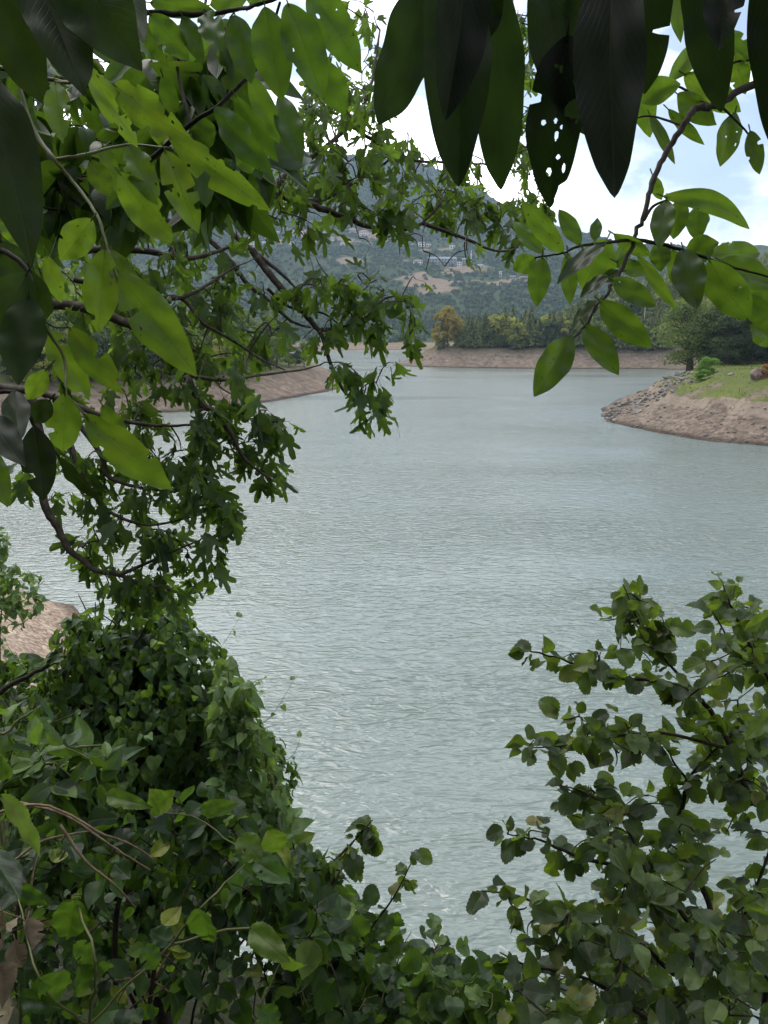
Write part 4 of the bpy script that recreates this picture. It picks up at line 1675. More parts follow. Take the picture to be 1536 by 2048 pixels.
def region(poly, d0, d1, n, r, dfun=None):
    """n random points seen inside a pixel polygon, at depths d0..d1"""
    poly = np.asarray(poly, float)
    lo, hi = poly.min(0), poly.max(0)
    o = []
    while len(o) < n:
        c = r.uniform(lo, hi, (n * 3, 2))
        c = c[inpoly(poly, c[:, 0], c[:, 1])]
        for q in c:
            d = r.uniform(d0, d1) if dfun is None else dfun(q) + r.uniform(d0, d1)
            o.append(P(q[0], q[1], d))
            if len(o) >= n:
                break
    return np.array(o)


def hang_leaves(geo, plant, kind, size, spread=0.9, droop=0.5, up=0.6, petiole=0.04, width=1.0, seed=0, pet_mat=None, face=0.3, mat=0):
    """leaves on the plant's nodes: pointing outwards, drooping, upper side to the sky"""
    r_ = np.random.default_rng(seed)
    if not plant.leaf:
        return
    B = np.array([q[0] for q in plant.leaf])
    D = np.array([q[1] for q in plant.leaf])
    n = len(B)
    out_ = nrm(D * 0.6 + r_.normal(0, spread, (n, 3)) - [0, 0, droop * 0.4])
    Pb = B + out_ * petiole * r_.uniform(0.5, 1.3, n)[:, None]
    Y = nrm(out_ + [0, 0, -droop] + r_.normal(0, 0.25, (n, 3)))
    Z = nrm(np.array([0, 0, up]) + r_.normal(0, 0.4, (n, 3)) + np.array([0, -face, 0]))
    L = size * r_.uniform(0.45, 1.25, n)
    scatter(geo, kind, Pb, Y, Z, L, width, None, seed, mat)
    if pet_mat is not None and petiole:
        # petioles as thin triangular strips
        s = 0.0011
        X = nrm(np.cross(out_, r_.normal(size=(n, 3)))) * s
        X2 = nrm(np.cross(out_, X)) * s
        V = np.stack([B + X, B - X * .5 + X2, B - X * .5 - X2, Pb + X, Pb - X * .5 + X2, Pb - X * .5 - X2], 1).reshape(-1, 3)
        f = np.array([(0, 1, 4), (0, 4, 3), (1, 2, 5), (1, 5, 4), (2, 0, 3), (2, 3, 5)])
        pet_mat.add(V, (f[None] + (np.arange(n) * 6)[:, None, None]).reshape(-1, 3), None, 0.5)


# ---- near leaves, each a part of its branch
def near_leaf_geo(length, width, seed, bites=0, holes=0, curl=0.1, fold=0.25, tip=1.0, nl=64, nw=24, rnd=None, bend=0.0, shape='oblong'):
    r_ = np.random.default_rng(seed)
    if holes > 1:
        nl, nw = nl * 3, nw * 3
    t = np.linspace(0, 1, nl + 1)
    s = np.linspace(-1, 1, nw + 1)
    prof = np.sin(PI * np.clip(t, 0, 1) ** 0.88) ** 0.78
    if shape == 'blunt':
        prof = np.sin(PI * np.clip(t, 0, 1) ** 0.95) ** 0.62
        prof[-1] = 0.0
    if shape == 'ovate':
        prof = t ** 0.55 * (1 - t) ** 0.85
        prof = prof / prof.max() * (1 + 0.035 * np.sign(np.sin(t * 100)))
    prof = np.where(t > 0.9, prof * (1 - (t - 0.9) / 0.1 * 0.35 * tip), prof)
    prof[0] = 0.03
    prof[-1] = 0.0
    half = 0.5 * width * prof
    wl, wr = np.ones(nl + 1), np.ones(nl + 1)
    wl *= 1 + 0.03 * np.sin(t * r_.uniform(8, 16) + r_.uniform(0, 6))
    wr *= 1 + 0.03 * np.sin(t * r_.uniform(8, 16) + r_.uniform(0, 6))
    for k in range(bites):
        c, wd, dp = r_.uniform(0.12, 0.97), r_.uniform(0.015, 0.06), r_.uniform(0.2, 0.8)
        b = 1 - dp * np.clip(1.4 * np.exp(-((t - c) / wd) ** 4), 0, 1) * (1 - 0.2 * np.clip(np.interp(t, np.linspace(0, 1, 45), r_.random(45)), 0, 1))
        if r_.random() < 0.5:
            wl *= b
        else:
            wr *= b
    X = np.where(s[None] < 0, (half * wl)[:, None], (half * wr)[:, None]) * s[None]
    Yv = np.repeat(t[:, None], nw + 1, 1) * length
    xs = X / max(width, 1e-6)
    ph = r_.uniform(0, 6, 3)
    Z = (fold * np.abs(X) + width * 0.05 * np.sin(6 * t[:, None] * PI + ph[0]) * np.abs(xs) * 2 + width * 0.04 * np.sin(9 * xs + 7 * t[:, None] + ph[1])
         - curl * length * (t[:, None] - 0.1) ** 2)
    X = X + bend * length * np.sin(PI * t)[:, None]
    V = np.stack([X, Yv, Z], -1).reshape(-1, 3)
    U = np.stack([xs, np.repeat(t[:, None], nw + 1, 1)], -1).reshape(-1, 2)
    i = (np.arange(nl)[:, None] * (nw + 1) + np.arange(nw)[None]).ravel()
    q = np.stack([i, i + 1, i + nw + 2, i + nw + 1], -1)
    if holes:
        c = V[q].mean(1)
        keep = np.ones(len(q), bool)
        for k in range(holes):
            hx, hy = r_.uniform(-0.36, 0.36) * width, r_.uniform(0.15, 0.9) * length
            a, b_ = r_.uniform(0.006, 0.018) * length, r_.uniform(0.010, 0.030) * length
            keep &= ((c[:, 0] - hx) / a) ** 2 + ((c[:, 1] - hy) / b_) ** 2 > 1
        q = q[keep]
    T = np.concatenate([q[:, [0, 1, 2]], q[:, [0, 2, 3]]])
    return V, T, U


LEAFN = [0]


def near_leaf(parent, mat, b, t_, wpx, d, dd=0.0, roll=0.0, bites=0, holes=0, curl=0.12, fold=0.2, rnd=None, tip=1.0, bend=0.0, geo=None, label=None, shape='oblong'):
    """one leaf from base pixel b to tip pixel t_, seen wpx wide, at depth d (tip at d + dd), turned by roll about its midrib"""
    LEAFN[0] += 1
    sd_ = LEAFN[0] * 13 + 5
    r_ = np.random.default_rng(sd_)
    A, B = P(b[0], b[1], d), P(t_[0], t_[1], d + dd)
    Y = B - A
    L = np.linalg.norm(Y)
    Y = Y / L
    view = nrm(np.array([0, 0, CAM_Z]) - (A + B) / 2)
    X = nrm(np.cross(Y, view))
    Zv = np.cross(X, Y)
    ca, sa = math.cos(roll), math.sin(roll)
    Z = Zv * ca + X * sa
    X = nrm(np.cross(Y, Z))
    width = wpx * d / FPX / max(0.35, abs(ca))
    V, T, U = near_leaf_geo(L, width, sd_, bites, holes, curl, fold, tip, bend=bend, shape=shape)
    Wd = A + V[:, 0:1] * X + V[:, 1:2] * Y + V[:, 2:3] * Z
    g = geo or Geo()
    g.add(Wd, T, U, r_.random() if rnd is None else rnd)
    # petiole
    pg = A - Y * 0.010
    tube(g, [pg + Z * 0.001, A + Y * L * 0.04], 0.0011, 0.0009, 5, 0.8)
    if geo is None:
        o = g.build('leaf', mat, parent)
        if label:
            o['label'] = label
        return o


# 1. the tree overhead: unseen trunk behind, unseen crown added above to block light, lime leaves hanging into view on the left
root = P(-420, 400, 1.5) * [1, 0, 0] + [-1.2, -1.6, 0]
root[2] = float(h_near(np.array(root[0]), np.array(root[1]))) - 0.2
walnut = thing('canopy_tree', 'tree hanging lime green nibbled leaves into the top left of the view', 'tree', root)
pl = Plant(21)
crown_c = np.array([-0.6, -0.8, 22.6])
trunk = pl.limb([root, root + [0.1, 0.1, 2.2], root + [0.4, 0.4, 4.4], root + [0.6, 0.7, 7]], 0.17, 0.07, sides=10)
for e in ((-3.4, 0.6, 22.6), (2.6, -0.6, 22.8), (0.2, 1.4, 22.4), (-1.5, -3.4, 22.2), (3.4, 1.0, 22.2), (-0.6, 0.5, 21.2), (-2.8, 2.2, 21.6), (2.4, 2.6, 22.0)):
    e = np.array(e)
    k0 = trunk[len(trunk) // 2 + int(RNG.integers(0, len(trunk) // 2))]
    pl.limb([k0, (k0 + e) / 2 + [0, 0, 0.5], e], 0.06, 0.012)
rr_ = np.random.default_rng(31)
tg_ = []
while len(tg_) < 700:
    q = rr_.uniform((-4.5, -5, 19.8), (4.5, 2.2, 23.5))
    px, py, dq = project(q)
    if q[1] > 0.15 and py > -60:
        continue
    if q[1] <= 0.15 and np.hypot(q[0], q[1]) < 0.8 and q[2] < 20:
        continue
    tg_.append(q)
pl.grow(np.array(tg_), 0.008, 0.002, 2.4, 0.1, 5, 0.7)
pl.g.build('trunk', M['bark'], walnut)
cg = Geo()
hang_leaves(cg, pl, 'ovate', 0.2, 0.8, 0.6, 0.6, 0.03, 1.0, 41)
cg.build('crown', M['leaf_mid'], walnut)

lime = [  # base, tip, width, depth, extra
    ((110, 163), (121, 278), 50, 1.05, dict(bites=5, holes=2, rnd=1.0, roll=.3)), ((172, 133), (278, 292), 52, 1.0, dict(bites=7, holes=3, rnd=.95, roll=-.3)),
    ((228, 170), (368, 278), 72, 1.02, dict(bites=6, holes=3, rnd=.9, roll=.4)), ((255, 290), (312, 402), 58, 1.1, dict(bites=4, holes=2, rnd=.9)),
    ((238, 345), (342, 488), 74, 1.08, dict(bites=2, holes=1, rnd=.8, roll=.2)), ((329, 300), (396, 463), 64, 1.0, dict(bites=3, holes=3, rnd=1.0)),
    ((338, 272), (532, 424), 62, 1.05, dict(bites=4, holes=2, rnd=.95, roll=.35)), ((184, 438), (121, 522), 64, 0.98, dict(bites=1, holes=1, rnd=.75)),
    ((208, 498), (197, 666), 72, 0.95, dict(bites=2, holes=1, rnd=.9, roll=-.15)), ((240, 546), (385, 750), 88, 0.92, dict(bites=1, holes=1, rnd=.95, roll=.25)),
    ((215, 500), (287, 588), 36, 1.0, dict(rnd=.35, roll=.6)), ((92, 510), (123, 608), 36, 1.0, dict(rnd=.85)),
    ((95, 658), (178, 800), 62, 1.0, dict(bites=3, rnd=.7)), ((138, 655), (243, 790), 60, 0.98, dict(bites=4, rnd=.5, roll=.4)),
    ((130, 788), (125, 910), 68, 0.95, dict(bites=1, rnd=.75)), ((92, 740), (54, 802), 42, 1.0, dict(rnd=.7)),
    ((168, 828), (343, 988), 76, 0.98, dict(bites=4, rnd=.45, roll=.3)), ((-30, 890), (14, 1010), 50, 0.9, dict(rnd=.6)),
    ((0, 440), (65, 490), 46, 1.0, dict(rnd=.7)), ((205, 290), (240, 390), 34, 1.2, dict(rnd=.5, bites=1)), ((60, 470), (20, 545), 50, 1.05, dict(rnd=.7)),
    ((205, 810), (255, 895), 40, 1.1, dict(rnd=.3, roll=.5)), ((270, 195), (310, 262), 44, 1.15, dict(rnd=.7, bites=3)), ((300, 225), (330, 300), 34, 1.2, dict(rnd=.5, bites=2)),
]
for b, t_, w_, d_, kw in lime:
    near_leaf(walnut, M['leaf_lime'], b, t_, w_, d_, dd=RNG.uniform(-.04, .05), **kw)
tw = Plant(22)
for pts, ra, rb in (([(-60, 120, 1.15), (60, 150, 1.12), (150, 165, 1.1), (172, 132, 1.02)], .004, .0018),
                    ([(40, 180, 1.1), (70, 265, 1.08), (110, 320, 1.05), (150, 370, 1.05), (195, 430, 1.0), (215, 500, .97)], .0035, .0018),
                    ([(110, 320, 1.05), (160, 312, 1.05), (255, 290, 1.1), (338, 296, 1.05)], .003, .0014),
                    ([(215, 500, .97), (236, 560, .96), (262, 640, 1.0)], .0025, .001),
                    ([(-40, 500, 1.0), (60, 540, .95), (57, 600, .95), (95, 660, .99), (130, 720, 1.0), (132, 790, .96)], .0035, .0016),
                    ([(57, 600, .95), (100, 650, .98), (140, 655, .98)], .002, .001), ([(-20, 640, 1.), (40, 645, .95), (78, 645, .95)], .003, .002),
                    ([(132, 790, .98), (168, 828, .98), (190, 860, 1.0)], .002, .001), ([(184, 438, 1.0), (195, 430, 1.0)], .0015, .001),
                    ([(92, 740, 1.0), (110, 720, 1.0)], .0015, .001), ([(110, 163, 1.05), (150, 165, 1.1)], .0015, .001)):
    tw.limbpx(pts, ra, rb, wob=0.004)
tw.g.build('twig', M['green_stem'], walnut)

tw = Plant(27)
tw.limbpx([(-120, 60, 2.2), (80, 140, 2.0), (220, 190, 1.9), (330, 260, 1.9)], .008, .002, wob=.003)
tw.limbpx([(-120, 260, 2.1), (40, 330, 2.0), (160, 360, 1.9), (260, 430, 1.9)], .007, .002, wob=.003)
tw.grow(region([(-20, 80), (200, 60), (330, 180), (400, 330), (300, 420), (200, 440), (100, 420), (-20, 480)], 1.7, 2.6, 90, tw.r), .004, .0014, 1.2, .05, 5, .8)
tw.g.build('inner_twig', M['bark_dark'], walnut)
cg = Geo()
hang_leaves(cg, tw, 'lance', 0.12, 0.7, 0.9, 0.3, 0.01, 1.5, 45, face=0.4)
cg.build('inner_foliage', M['leaf_mid'], walnut)

# 2. dark leaves of another branch, top left
dk = thing('leafy_branch', 'branch with very large dark leaves in the top left corner', 'branch', P(60, -150, 0.7))
for b, t_, w_, d_, kw in [
    ((-20, -60), (82, 207), 112, 0.62, dict(rnd=.55, roll=.2)), ((60, -90), (168, 178), 122, 0.60, dict(rnd=.5, roll=-.25)), ((130, -110), (269, 127), 150, 0.58, dict(rnd=1.0, roll=.2)),
    ((-45, 130), (72, 462), 116, 0.66, dict(rnd=.45, roll=-.3)), ((230, -80), (278, 60), 70, 0.66, dict(rnd=.8)), ((55, 545), (-30, 705), 92, 0.8, dict(rnd=1.0)),
    ((58, 594), (33, 765), 84, 0.78, dict(rnd=.9, roll=.3)), ((60, 540), (92, 656), 56, 0.82, dict(rnd=.6)), ((30, 785), (36, 880), 50, 0.85, dict(rnd=.6)),
    ((68, 852), (87, 1002), 68, 0.85, dict(rnd=.1, bites=1)), ((-25, 830), (40, 920), 60, 0.8, dict(rnd=.5)), ((118, 912), (192, 1012), 26, 0.9, dict(rnd=.4, roll=.9)),
    ((0, 480), (62, 600), 70, 0.84, dict(rnd=.9)), ((100, 800), (60, 850), 44, .9, dict(rnd=.5))]:
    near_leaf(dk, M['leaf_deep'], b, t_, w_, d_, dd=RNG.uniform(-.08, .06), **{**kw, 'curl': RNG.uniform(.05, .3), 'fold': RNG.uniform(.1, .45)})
tw = Plant(23)
for pts, ra, rb in (([(-150, -200, .8), (-20, -100, .68), (60, -100, .62), (130, -112, .6), (235, -90, .66)], .006, .003), ([(-150, 90, .8), (-90, 110, .7), (-45, 130, .67)], .004, .002),
                    ([(-120, 480, .9), (0, 500, .84), (57, 545, .82), (58, 594, .8)], .004, .0015), ([(-100, 800, .9), (30, 785, .86), (68, 850, .86), (118, 912, .9)], .003, .0015)):
    tw.limbpx(pts, ra, rb, wob=.004)
tw.g.build('twig', M['bark_dark'], dk)

# 3. hanging leaves, top right, shade put into their near-black colour
dr = thing('leafy_branch', 'branch of leaves painted nearly black as shade, hanging straight down along the top right', 'branch', P(1150, -220, 0.75))
for b, t_, w_, d_, kw in [
    ((862, -70), (757, 250), 112, 0.70, dict(rnd=.95, roll=.35, bend=-.04)), ((900, -90), (906, 347), 132, 0.64, dict(rnd=.7, roll=.2, bend=-.03)), ((932, -120), (897, 224), 104, 0.60, dict(rnd=.0, roll=-.2)),
    ((985, -70), (996, 377), 112, 0.68, dict(rnd=1.0, roll=.15)), ((935, -20), (935, 300), 60, 0.74, dict(rnd=1.0)), ((1095, -70), (1172, 232), 124, 0.68, dict(rnd=.6, roll=-.2)),
    ((1135, 70), (1096, 402), 112, 0.66, dict(rnd=.1, bites=4, holes=14, roll=.1)), ((1228, -150), (1226, 386), 132, 0.58, dict(rnd=.1, roll=.15)), ((1303, -130), (1299, 180), 106, 0.62, dict(rnd=.05, bites=3, roll=-.2)),
    ((1388, -100), (1423, 194), 92, 0.64, dict(rnd=.45, roll=.2)), ((1452, -80), (1438, 98), 78, 0.62, dict(rnd=.1, bites=5)), ((1532, -110), (1562, 312), 112, 0.56, dict(rnd=.05, roll=.1)),
    ((965, -60), (975, 80), 70, 0.66, dict(rnd=.3))]:
    near_leaf(dr, M['leaf_shaded'], b, t_, w_, d_, shape='blunt', tip=.8, dd=RNG.uniform(-.05, .06), **{**dict(bend=RNG.uniform(-.04, .04)), **kw, 'curl': RNG.uniform(.0, .28), 'fold': RNG.uniform(.1, .5)})
tw = Plant(24)
for pts, ra, rb in (([(1700, -330, .8), (1450, -180, .66), (1228, -160, .6), (1095, -90, .68), (985, -85, .68), (862, -80, .71)], .006, .003), ([(1228, -160, .6), (1140, 0, .67), (1135, 70, .67)], .003, .0015)):
    tw.limbpx(pts, ra, rb, wob=.004)
tw.g.build('twig', M['bark_dark'], dr)

# 4. long mid green leaves, top middle
gm = thing('leafy_branch', 'branch of long mid green leaves left of the bright gap at the top', 'branch', P(420, -120, 1.1))
for b, t_, w_, d_, kw in [
    ((530, 15), (562, 197), 82, 1.02, dict(rnd=.8, roll=.1)), ((575, 5), (647, 192), 84, 1.0, dict(rnd=.9, roll=-.15, bites=1, holes=1)), ((618, -30), (718, 137), 76, 1.05, dict(rnd=1, holes=2)),
    ((300, 28), (377, 120), 56, 1.1, dict(rnd=.8, bites=1)), ((365, 33), (403, 120), 40, 1.12, dict(rnd=.5)), ((408, 25), (440, 90), 52, 1.1, dict(rnd=.75, bites=2)),
    ((470, 30), (500, 160), 60, 1.15, dict(rnd=.4)), ((455, 60), (480, 240), 52, 1.2, dict(rnd=.15, bites=4)), ((470, 190), (552, 330), 42, 1.15, dict(rnd=.9, roll=.5)),
    ((430, 215), (535, 345), 56, 1.15, dict(rnd=.8, roll=.4)), ((300, 5), (420, 20), 44, 1.15, dict(rnd=.8)), ((420, 10), (500, -10), 44, 1.15, dict(rnd=.7)), ((500, 150), (560, 290), 46, 1.2, dict(rnd=.7)),
    ((325, 150), (352, 240), 36, 1.2, dict(rnd=.3)), ((285, 40), (330, 135), 30, 1.2, dict(rnd=.2, roll=.8)), ((560, 190), (600, 320), 52, 1.25, dict(rnd=.6)), ((395, 230), (420, 300), 50, 1.2, dict(rnd=.3)),
    ((360, 280), (385, 360), 60, 1.25, dict(rnd=.3)), ((400, 310), (412, 408), 50, 1.2, dict(rnd=.45)), ((440, 90), (462, 150), 30, 1.2, dict(rnd=.8, bites=2)), ((500, 10), (540, -60), 50, 1.1, dict(rnd=.8)),
    ((480, 290), (505, 350), 44, 1.2, dict(rnd=.9)), ((640, 120), (690, 230), 60, 1.3, dict(rnd=.6)), ((345, 95), (372, 200), 48, 1.3, dict(rnd=.25)), ((180, 320), (222, 395), 46, 1.05, dict(rnd=.1))]:
    near_leaf(gm, M['leaf_mid'], b, t_, w_, d_, dd=RNG.uniform(-.05, .06), **kw)
tw = Plant(25)
for pts, ra, rb in (([(200, 40, 1.25), (290, 25, 1.15), (400, 30, 1.12), (470, 20, 1.12), (530, 5, 1.05), (620, -30, 1.06)], .0045, .002), ([(420, -60, 1.2), (408, 25, 1.12)], .003, .002),
                    ([(300, 320, 1.25), (380, 250, 1.2), (440, 210, 1.17), (500, 150, 1.18), (530, 110, 1.2), (560, 5, 1.1)], .004, .002), ([(380, 250, 1.2), (345, 95, 1.28), (330, 30, 1.15)], .003, .0015),
                    ([(455, 190, 1.2), (455, 60, 1.2), (470, 20, 1.12)], .002, .001)):
    tw.limbpx(pts, ra, rb, wob=.004)
tw.grow(region([(285, 60), (470, 40), (540, 330), (420, 420), (300, 330)], 1.3, 2.3, 95, tw.r), .004, .0015, 1.2, .05, 5, .7)
tw.g.build('twig', M['bark_dark'], gm)
cg = Geo()
hang_leaves(cg, tw, 'lance', 0.105, 0.7, 0.8, 0.3, 0.01, 1.5, 43, face=0.4)
cg.build('inner_foliage', M['leaf_mid'], gm)

# 5. twig with paired oval leaflets, right
rob = thing('leafy_branch', 'twig of paired oval bright green leaflets hanging at the right before the sky', 'branch', P(1420, 205, 1.15))
leaflets = [
    ((1200, 602), (1301, 697), 56, 0.98, dict(rnd=.75, holes=0)), ((1168, 650), (1239, 747), 50, 0.98, dict(rnd=.7)), ((1143, 672), (1070, 791), 64, 0.95, dict(rnd=.65)), ((1198, 600), (1145, 652), 30, 1.0, dict(rnd=.1, roll=.6)),
    ((1222, 558), (1315, 613), 44, 1.0, dict(rnd=.6, holes=1)), ((1219, 549), (1158, 591), 24, 1.02, dict(rnd=.0, roll=.8)), ((1232, 523), (1297, 550), 32, 1.05, dict(rnd=.6)), ((1228, 468), (1304, 517), 32, 1.05, dict(rnd=.5, roll=.3)),
    ((1161, 490), (1117, 416), 34, 1.0, dict(rnd=.8)), ((1190, 482), (1194, 434), 24, 1.0, dict(rnd=.6)), ((1214, 478), (1166, 580), 78, 1.05, dict(rnd=.7)), ((1210, 488), (1112, 557), 30, 0.98, dict(rnd=.0, roll=.9)),
    ((1127, 506), (1042, 403), 42, 1.0, dict(rnd=.95)), ((1086, 508), (1024, 438), 34, 1.05, dict(rnd=.9)), ((1085, 514), (1071, 612), 46, 1.0, dict(rnd=.85, holes=1)), ((1072, 516), (1024, 540), 40, 1.05, dict(rnd=.85)), ((1135, 506), (1141, 609), 34, 1.02, dict(rnd=.85)),
    ((1325, 392), (1507, 460), 42, 1.05, dict(rnd=.7, bend=-.10)), ((1332, 400), (1318, 492), 46, 1.05, dict(rnd=.45, holes=2)), ((1362, 398), (1346, 478), 44, 1.1, dict(rnd=.7)), ((1397, 410), (1393, 480), 44, 1.12, dict(rnd=.75)), ((1320, 485), (1321, 541), 42, 1.08, dict(rnd=.5)),
    ((1366, 498), (1392, 613), 64, 1.0, dict(rnd=.2)), ((1345, 498), (1366, 594), 36, 1.08, dict(rnd=.9)), ((1418, 520), (1497, 648), 74, 1.0, dict(rnd=.75, holes=3, roll=.3)), ((1440, 520), (1556, 575), 54, 1.05, dict(rnd=.8)), ((1420, 508), (1530, 506), 50, 1.08, dict(rnd=.75, bites=1)),
    ((1372, 506), (1437, 486), 54, 1.08, dict(rnd=.55, bites=1)), ((1490, 588), (1545, 665), 46, 1.05, dict(rnd=.95)), ((1502, 645), (1556, 692), 48, 1.02, dict(rnd=.95, bites=1)), ((1405, 528), (1430, 607), 32, 1.1, dict(rnd=1, bites=3)), ((1275, 510), (1354, 622), 26, 1.15, dict(rnd=.8)),
    ((1268, 192), (1362, 168), 52, 1.2, dict(rnd=.85)), ((1272, 150), (1302, 274), 50, 1.22, dict(rnd=.8)), ((1300, 230), (1350, 322), 22, 1.2, dict(rnd=.7)), ((1336, 218), (1406, 292), 24, 1.2, dict(rnd=.7)), ((1355, 188), (1428, 250), 46, 1.2, dict(rnd=.8)), ((1470, 225), (1443, 330), 46, 1.18, dict(rnd=.8, holes=4)),
    ((1500, 262), (1520, 346), 34, 1.15, dict(rnd=.3, bites=2)), ((1368, 148), (1484, 226), 56, 1.2, dict(rnd=.75)), ((1344, -20), (1362, 78), 30, 1.2, dict(rnd=.9)), ((1468, 105), (1490, 190), 40, 1.2, dict(rnd=.6, bites=2)), ((1400, 90), (1340, 160), 40, 1.2, dict(rnd=.8)), ((1305, 350), (1322, 402), 26, 1.15, dict(rnd=.8)),
    ((1440, 60), (1520, 140), 44, 1.25, dict(rnd=.8, bites=2)), ((1240, 545), (1200, 560), 26, 1.05, dict(rnd=.3)), ((1260, 500), (1225, 530), 40, 1.1, dict(rnd=.7, bites=2)), ((1500, 545), (1560, 610), 60, 1.1, dict(rnd=.85))]
for b, t_, w_, d_, kw in leaflets:
    near_leaf(rob, M['leaf_locust'], b, t_, w_, d_, dd=RNG.uniform(-.03, .03), tip=.6, **{**dict(roll=RNG.uniform(-.3, .3)), **kw})
tw = Plant(26)
for pts, ra, rb in (([(1640, 120, 1.25), (1500, 170, 1.2), (1430, 212, 1.17), (1395, 215, 1.15), (1362, 258, 1.13), (1330, 310, 1.12), (1306, 360, 1.1), (1290, 420, 1.08), (1268, 478, 1.06), (1240, 545, 1.03), (1205, 598, 1.0), (1170, 650, .98), (1140, 690, .96)], .0065, .0012),
                    ([(1268, 478, 1.06), (1330, 490, 1.07), (1400, 512, 1.05), (1470, 535, 1.05), (1560, 560, 1.05)], .003, .0012), ([(1288, 440, 1.07), (1310, 410, 1.08), (1360, 396, 1.08), (1400, 408, 1.1)], .0025, .001),
                    ([(1268, 478, 1.06), (1215, 485, 1.04), (1160, 492, 1.01), (1125, 506, 1.0), (1070, 515, 1.02)], .0025, .001), ([(1362, 250, 1.14), (1300, 232, 1.18), (1262, 240, 1.2)], .002, .001),
                    ([(1440, 210, 1.17), (1490, 260, 1.16), (1510, 290, 1.15)], .002, .001), ([(1420, 212, 1.17), (1350, 170, 1.2), (1270, 160, 1.2)], .0025, .001), ([(1430, 212, 1.17), (1460, 130, 1.2), (1540, 120, 1.2)], .003, .001)):
    tw.limbpx(pts, ra, rb, wob=.004)
tw.g.build('twig', M['bark_dark'], rob)

# 6. fig tree
fr = np.array([-4.6, 5.2, 0.0])
fr[2] = float(h_near(fr[0:1], fr[1:2])[0]) - 0.3
fig = thing('fig_tree', 'fig tree with lobed leaves on dark crooked branches reaching in from left', 'tree', fr)
fp = Plant(51)
hub = np.array([-3.6, 4.6, 17.2])
hub2 = P(-120, 480, 3.9)
fp.limb([fr, fr + [0.3, -0.1, 2.0], hub], 0.15, 0.09, sides=10)
fp.limb([hub, (hub + hub2) / 2 + [-.1, 0, 0.1], hub2], 0.08, 0.05, sides=9)
fp.limb([hub2, P(-150, 200, 4.2), P(60, 60, 4.5), P(350, 80, 4.8)], 0.05, 0.02, sides=8)
D = 4.0
for pts, ra, rb in (
    ([(-120, 480, 3.9), (100, 455, 3.95), (240, 420, 4), (370, 400, 4), (430, 394, 4), (499, 370, 4.05), (541, 381, 4.05), (593, 402, 4.1), (650, 420, 4.1), (694, 436, 4.15), (741, 454, 4.2), (800, 460, 4.2), (845, 446, 4.2), (885, 400, 4.2)], .034, .007),
    ([(845, 446, 4.2), (900, 466, 4.2), (935, 479, 4.2), (985, 500, 4.25), (1028, 498, 4.3), (1050, 470, 4.3)], .012, .004),
    ([(541, 381, 4.05), (580, 345, 4.2), (630, 310, 4.3), (700, 250, 4.5), (740, 180, 4.6), (760, 60, 4.8)], .02, .006),
    ([(700, 250, 4.5), (760, 290, 4.5), (830, 320, 4.5), (900, 325, 4.6), (980, 330, 4.6), (1060, 350, 4.7)], .012, .004),
    ([(593, 402, 4.1), (640, 400, 4.2), (700, 370, 4.2), (750, 340, 4.3), (790, 310, 4.3)], .016, .005),
    ([(405, 400, 3.9), (452, 455, 3.9), (504, 500, 3.9), (560, 545, 3.9), (600, 585, 3.9)], .017, .006),
    ([(240, 420, 4), (330, 440, 3.9), (402, 470, 3.9), (452, 512, 3.85), (496, 569, 3.85), (535, 598, 3.85), (582, 642, 3.85), (620, 655, 3.85)], .017, .006),
    ([(504, 500, 3.9), (548, 559, 3.9), (596, 612, 3.9), (624, 645, 3.9), (644, 671, 3.9), (656, 712, 3.9), (680, 770, 3.9), (708, 802, 3.9), (742, 816, 3.9)], .02, .004),
    ([(535, 577, 3.9), (569, 608, 3.95), (603, 621, 4), (645, 626, 4), (676, 647, 4)], .009, .004),
    ([(642, 660, 3.9), (686, 655, 3.9), (736, 632, 3.9), (765, 600, 3.9), (800, 590, 3.9)], .012, .004),
    ([(100, 500, 3.8), (277, 500, 3.7), (362, 517, 3.7), (423, 507, 3.75), (470, 490, 3.8)], .02, .006),
    ([(150, 560, 3.7), (318, 595, 3.6), (382, 588, 3.6), (453, 544, 3.7), (480, 530, 3.7)], .014, .004),
    ([(318, 595, 3.6), (365, 598, 3.6), (406, 645, 3.6), (474, 686, 3.6), (520, 717, 3.65), (570, 740, 3.7)], .012, .003),
    ([(-100, 620, 3.7), (120, 610, 3.6), (240, 640, 3.5), (330, 690, 3.5), (372, 750, 3.45), (392, 798, 3.45), (426, 825, 3.45), (453, 855, 3.45), (467, 875, 3.45), (487, 913, 3.5), (520, 943, 3.5), (545, 960, 3.5)], .026, .004),
    ([(-100, 760, 3.6), (0, 775, 3.5), (100, 790, 3.4), (200, 830, 3.4), (300, 850, 3.4), (380, 850, 3.4)], .022, .005),
    ([(60, 780, 3.5), (80, 880, 3.4), (88, 1003, 3.4), (115, 1054, 3.4), (135, 1095, 3.4), (162, 1118, 3.4), (195, 1142, 3.4), (240, 1150, 3.4), (300, 1180, 3.4)], .022, .008),
    ([(120, 800, 3.4), (200, 906, 3.4), (213, 950, 3.4), (257, 970, 3.4), (297, 977, 3.4), (350, 985, 3.4)], .014, .004),
    ([(110, 800, 3.45), (160, 940, 3.4), (195, 1000, 3.4), (230, 1030, 3.4), (300, 1050, 3.4), (400, 1030, 3.4)], .014, .004),
    ([(240, 1150, 3.4), (330, 1110, 3.4), (400, 1080, 3.4)], .009, .003),
    ([(372, 750, 3.45), (450, 760, 3.5), (520, 750, 3.6), (600, 740, 3.7), (640, 730, 3.7)], .01, .003),
):
    fp.limbpx(pts, ra, rb, wob=0.003)
rg = fp.r
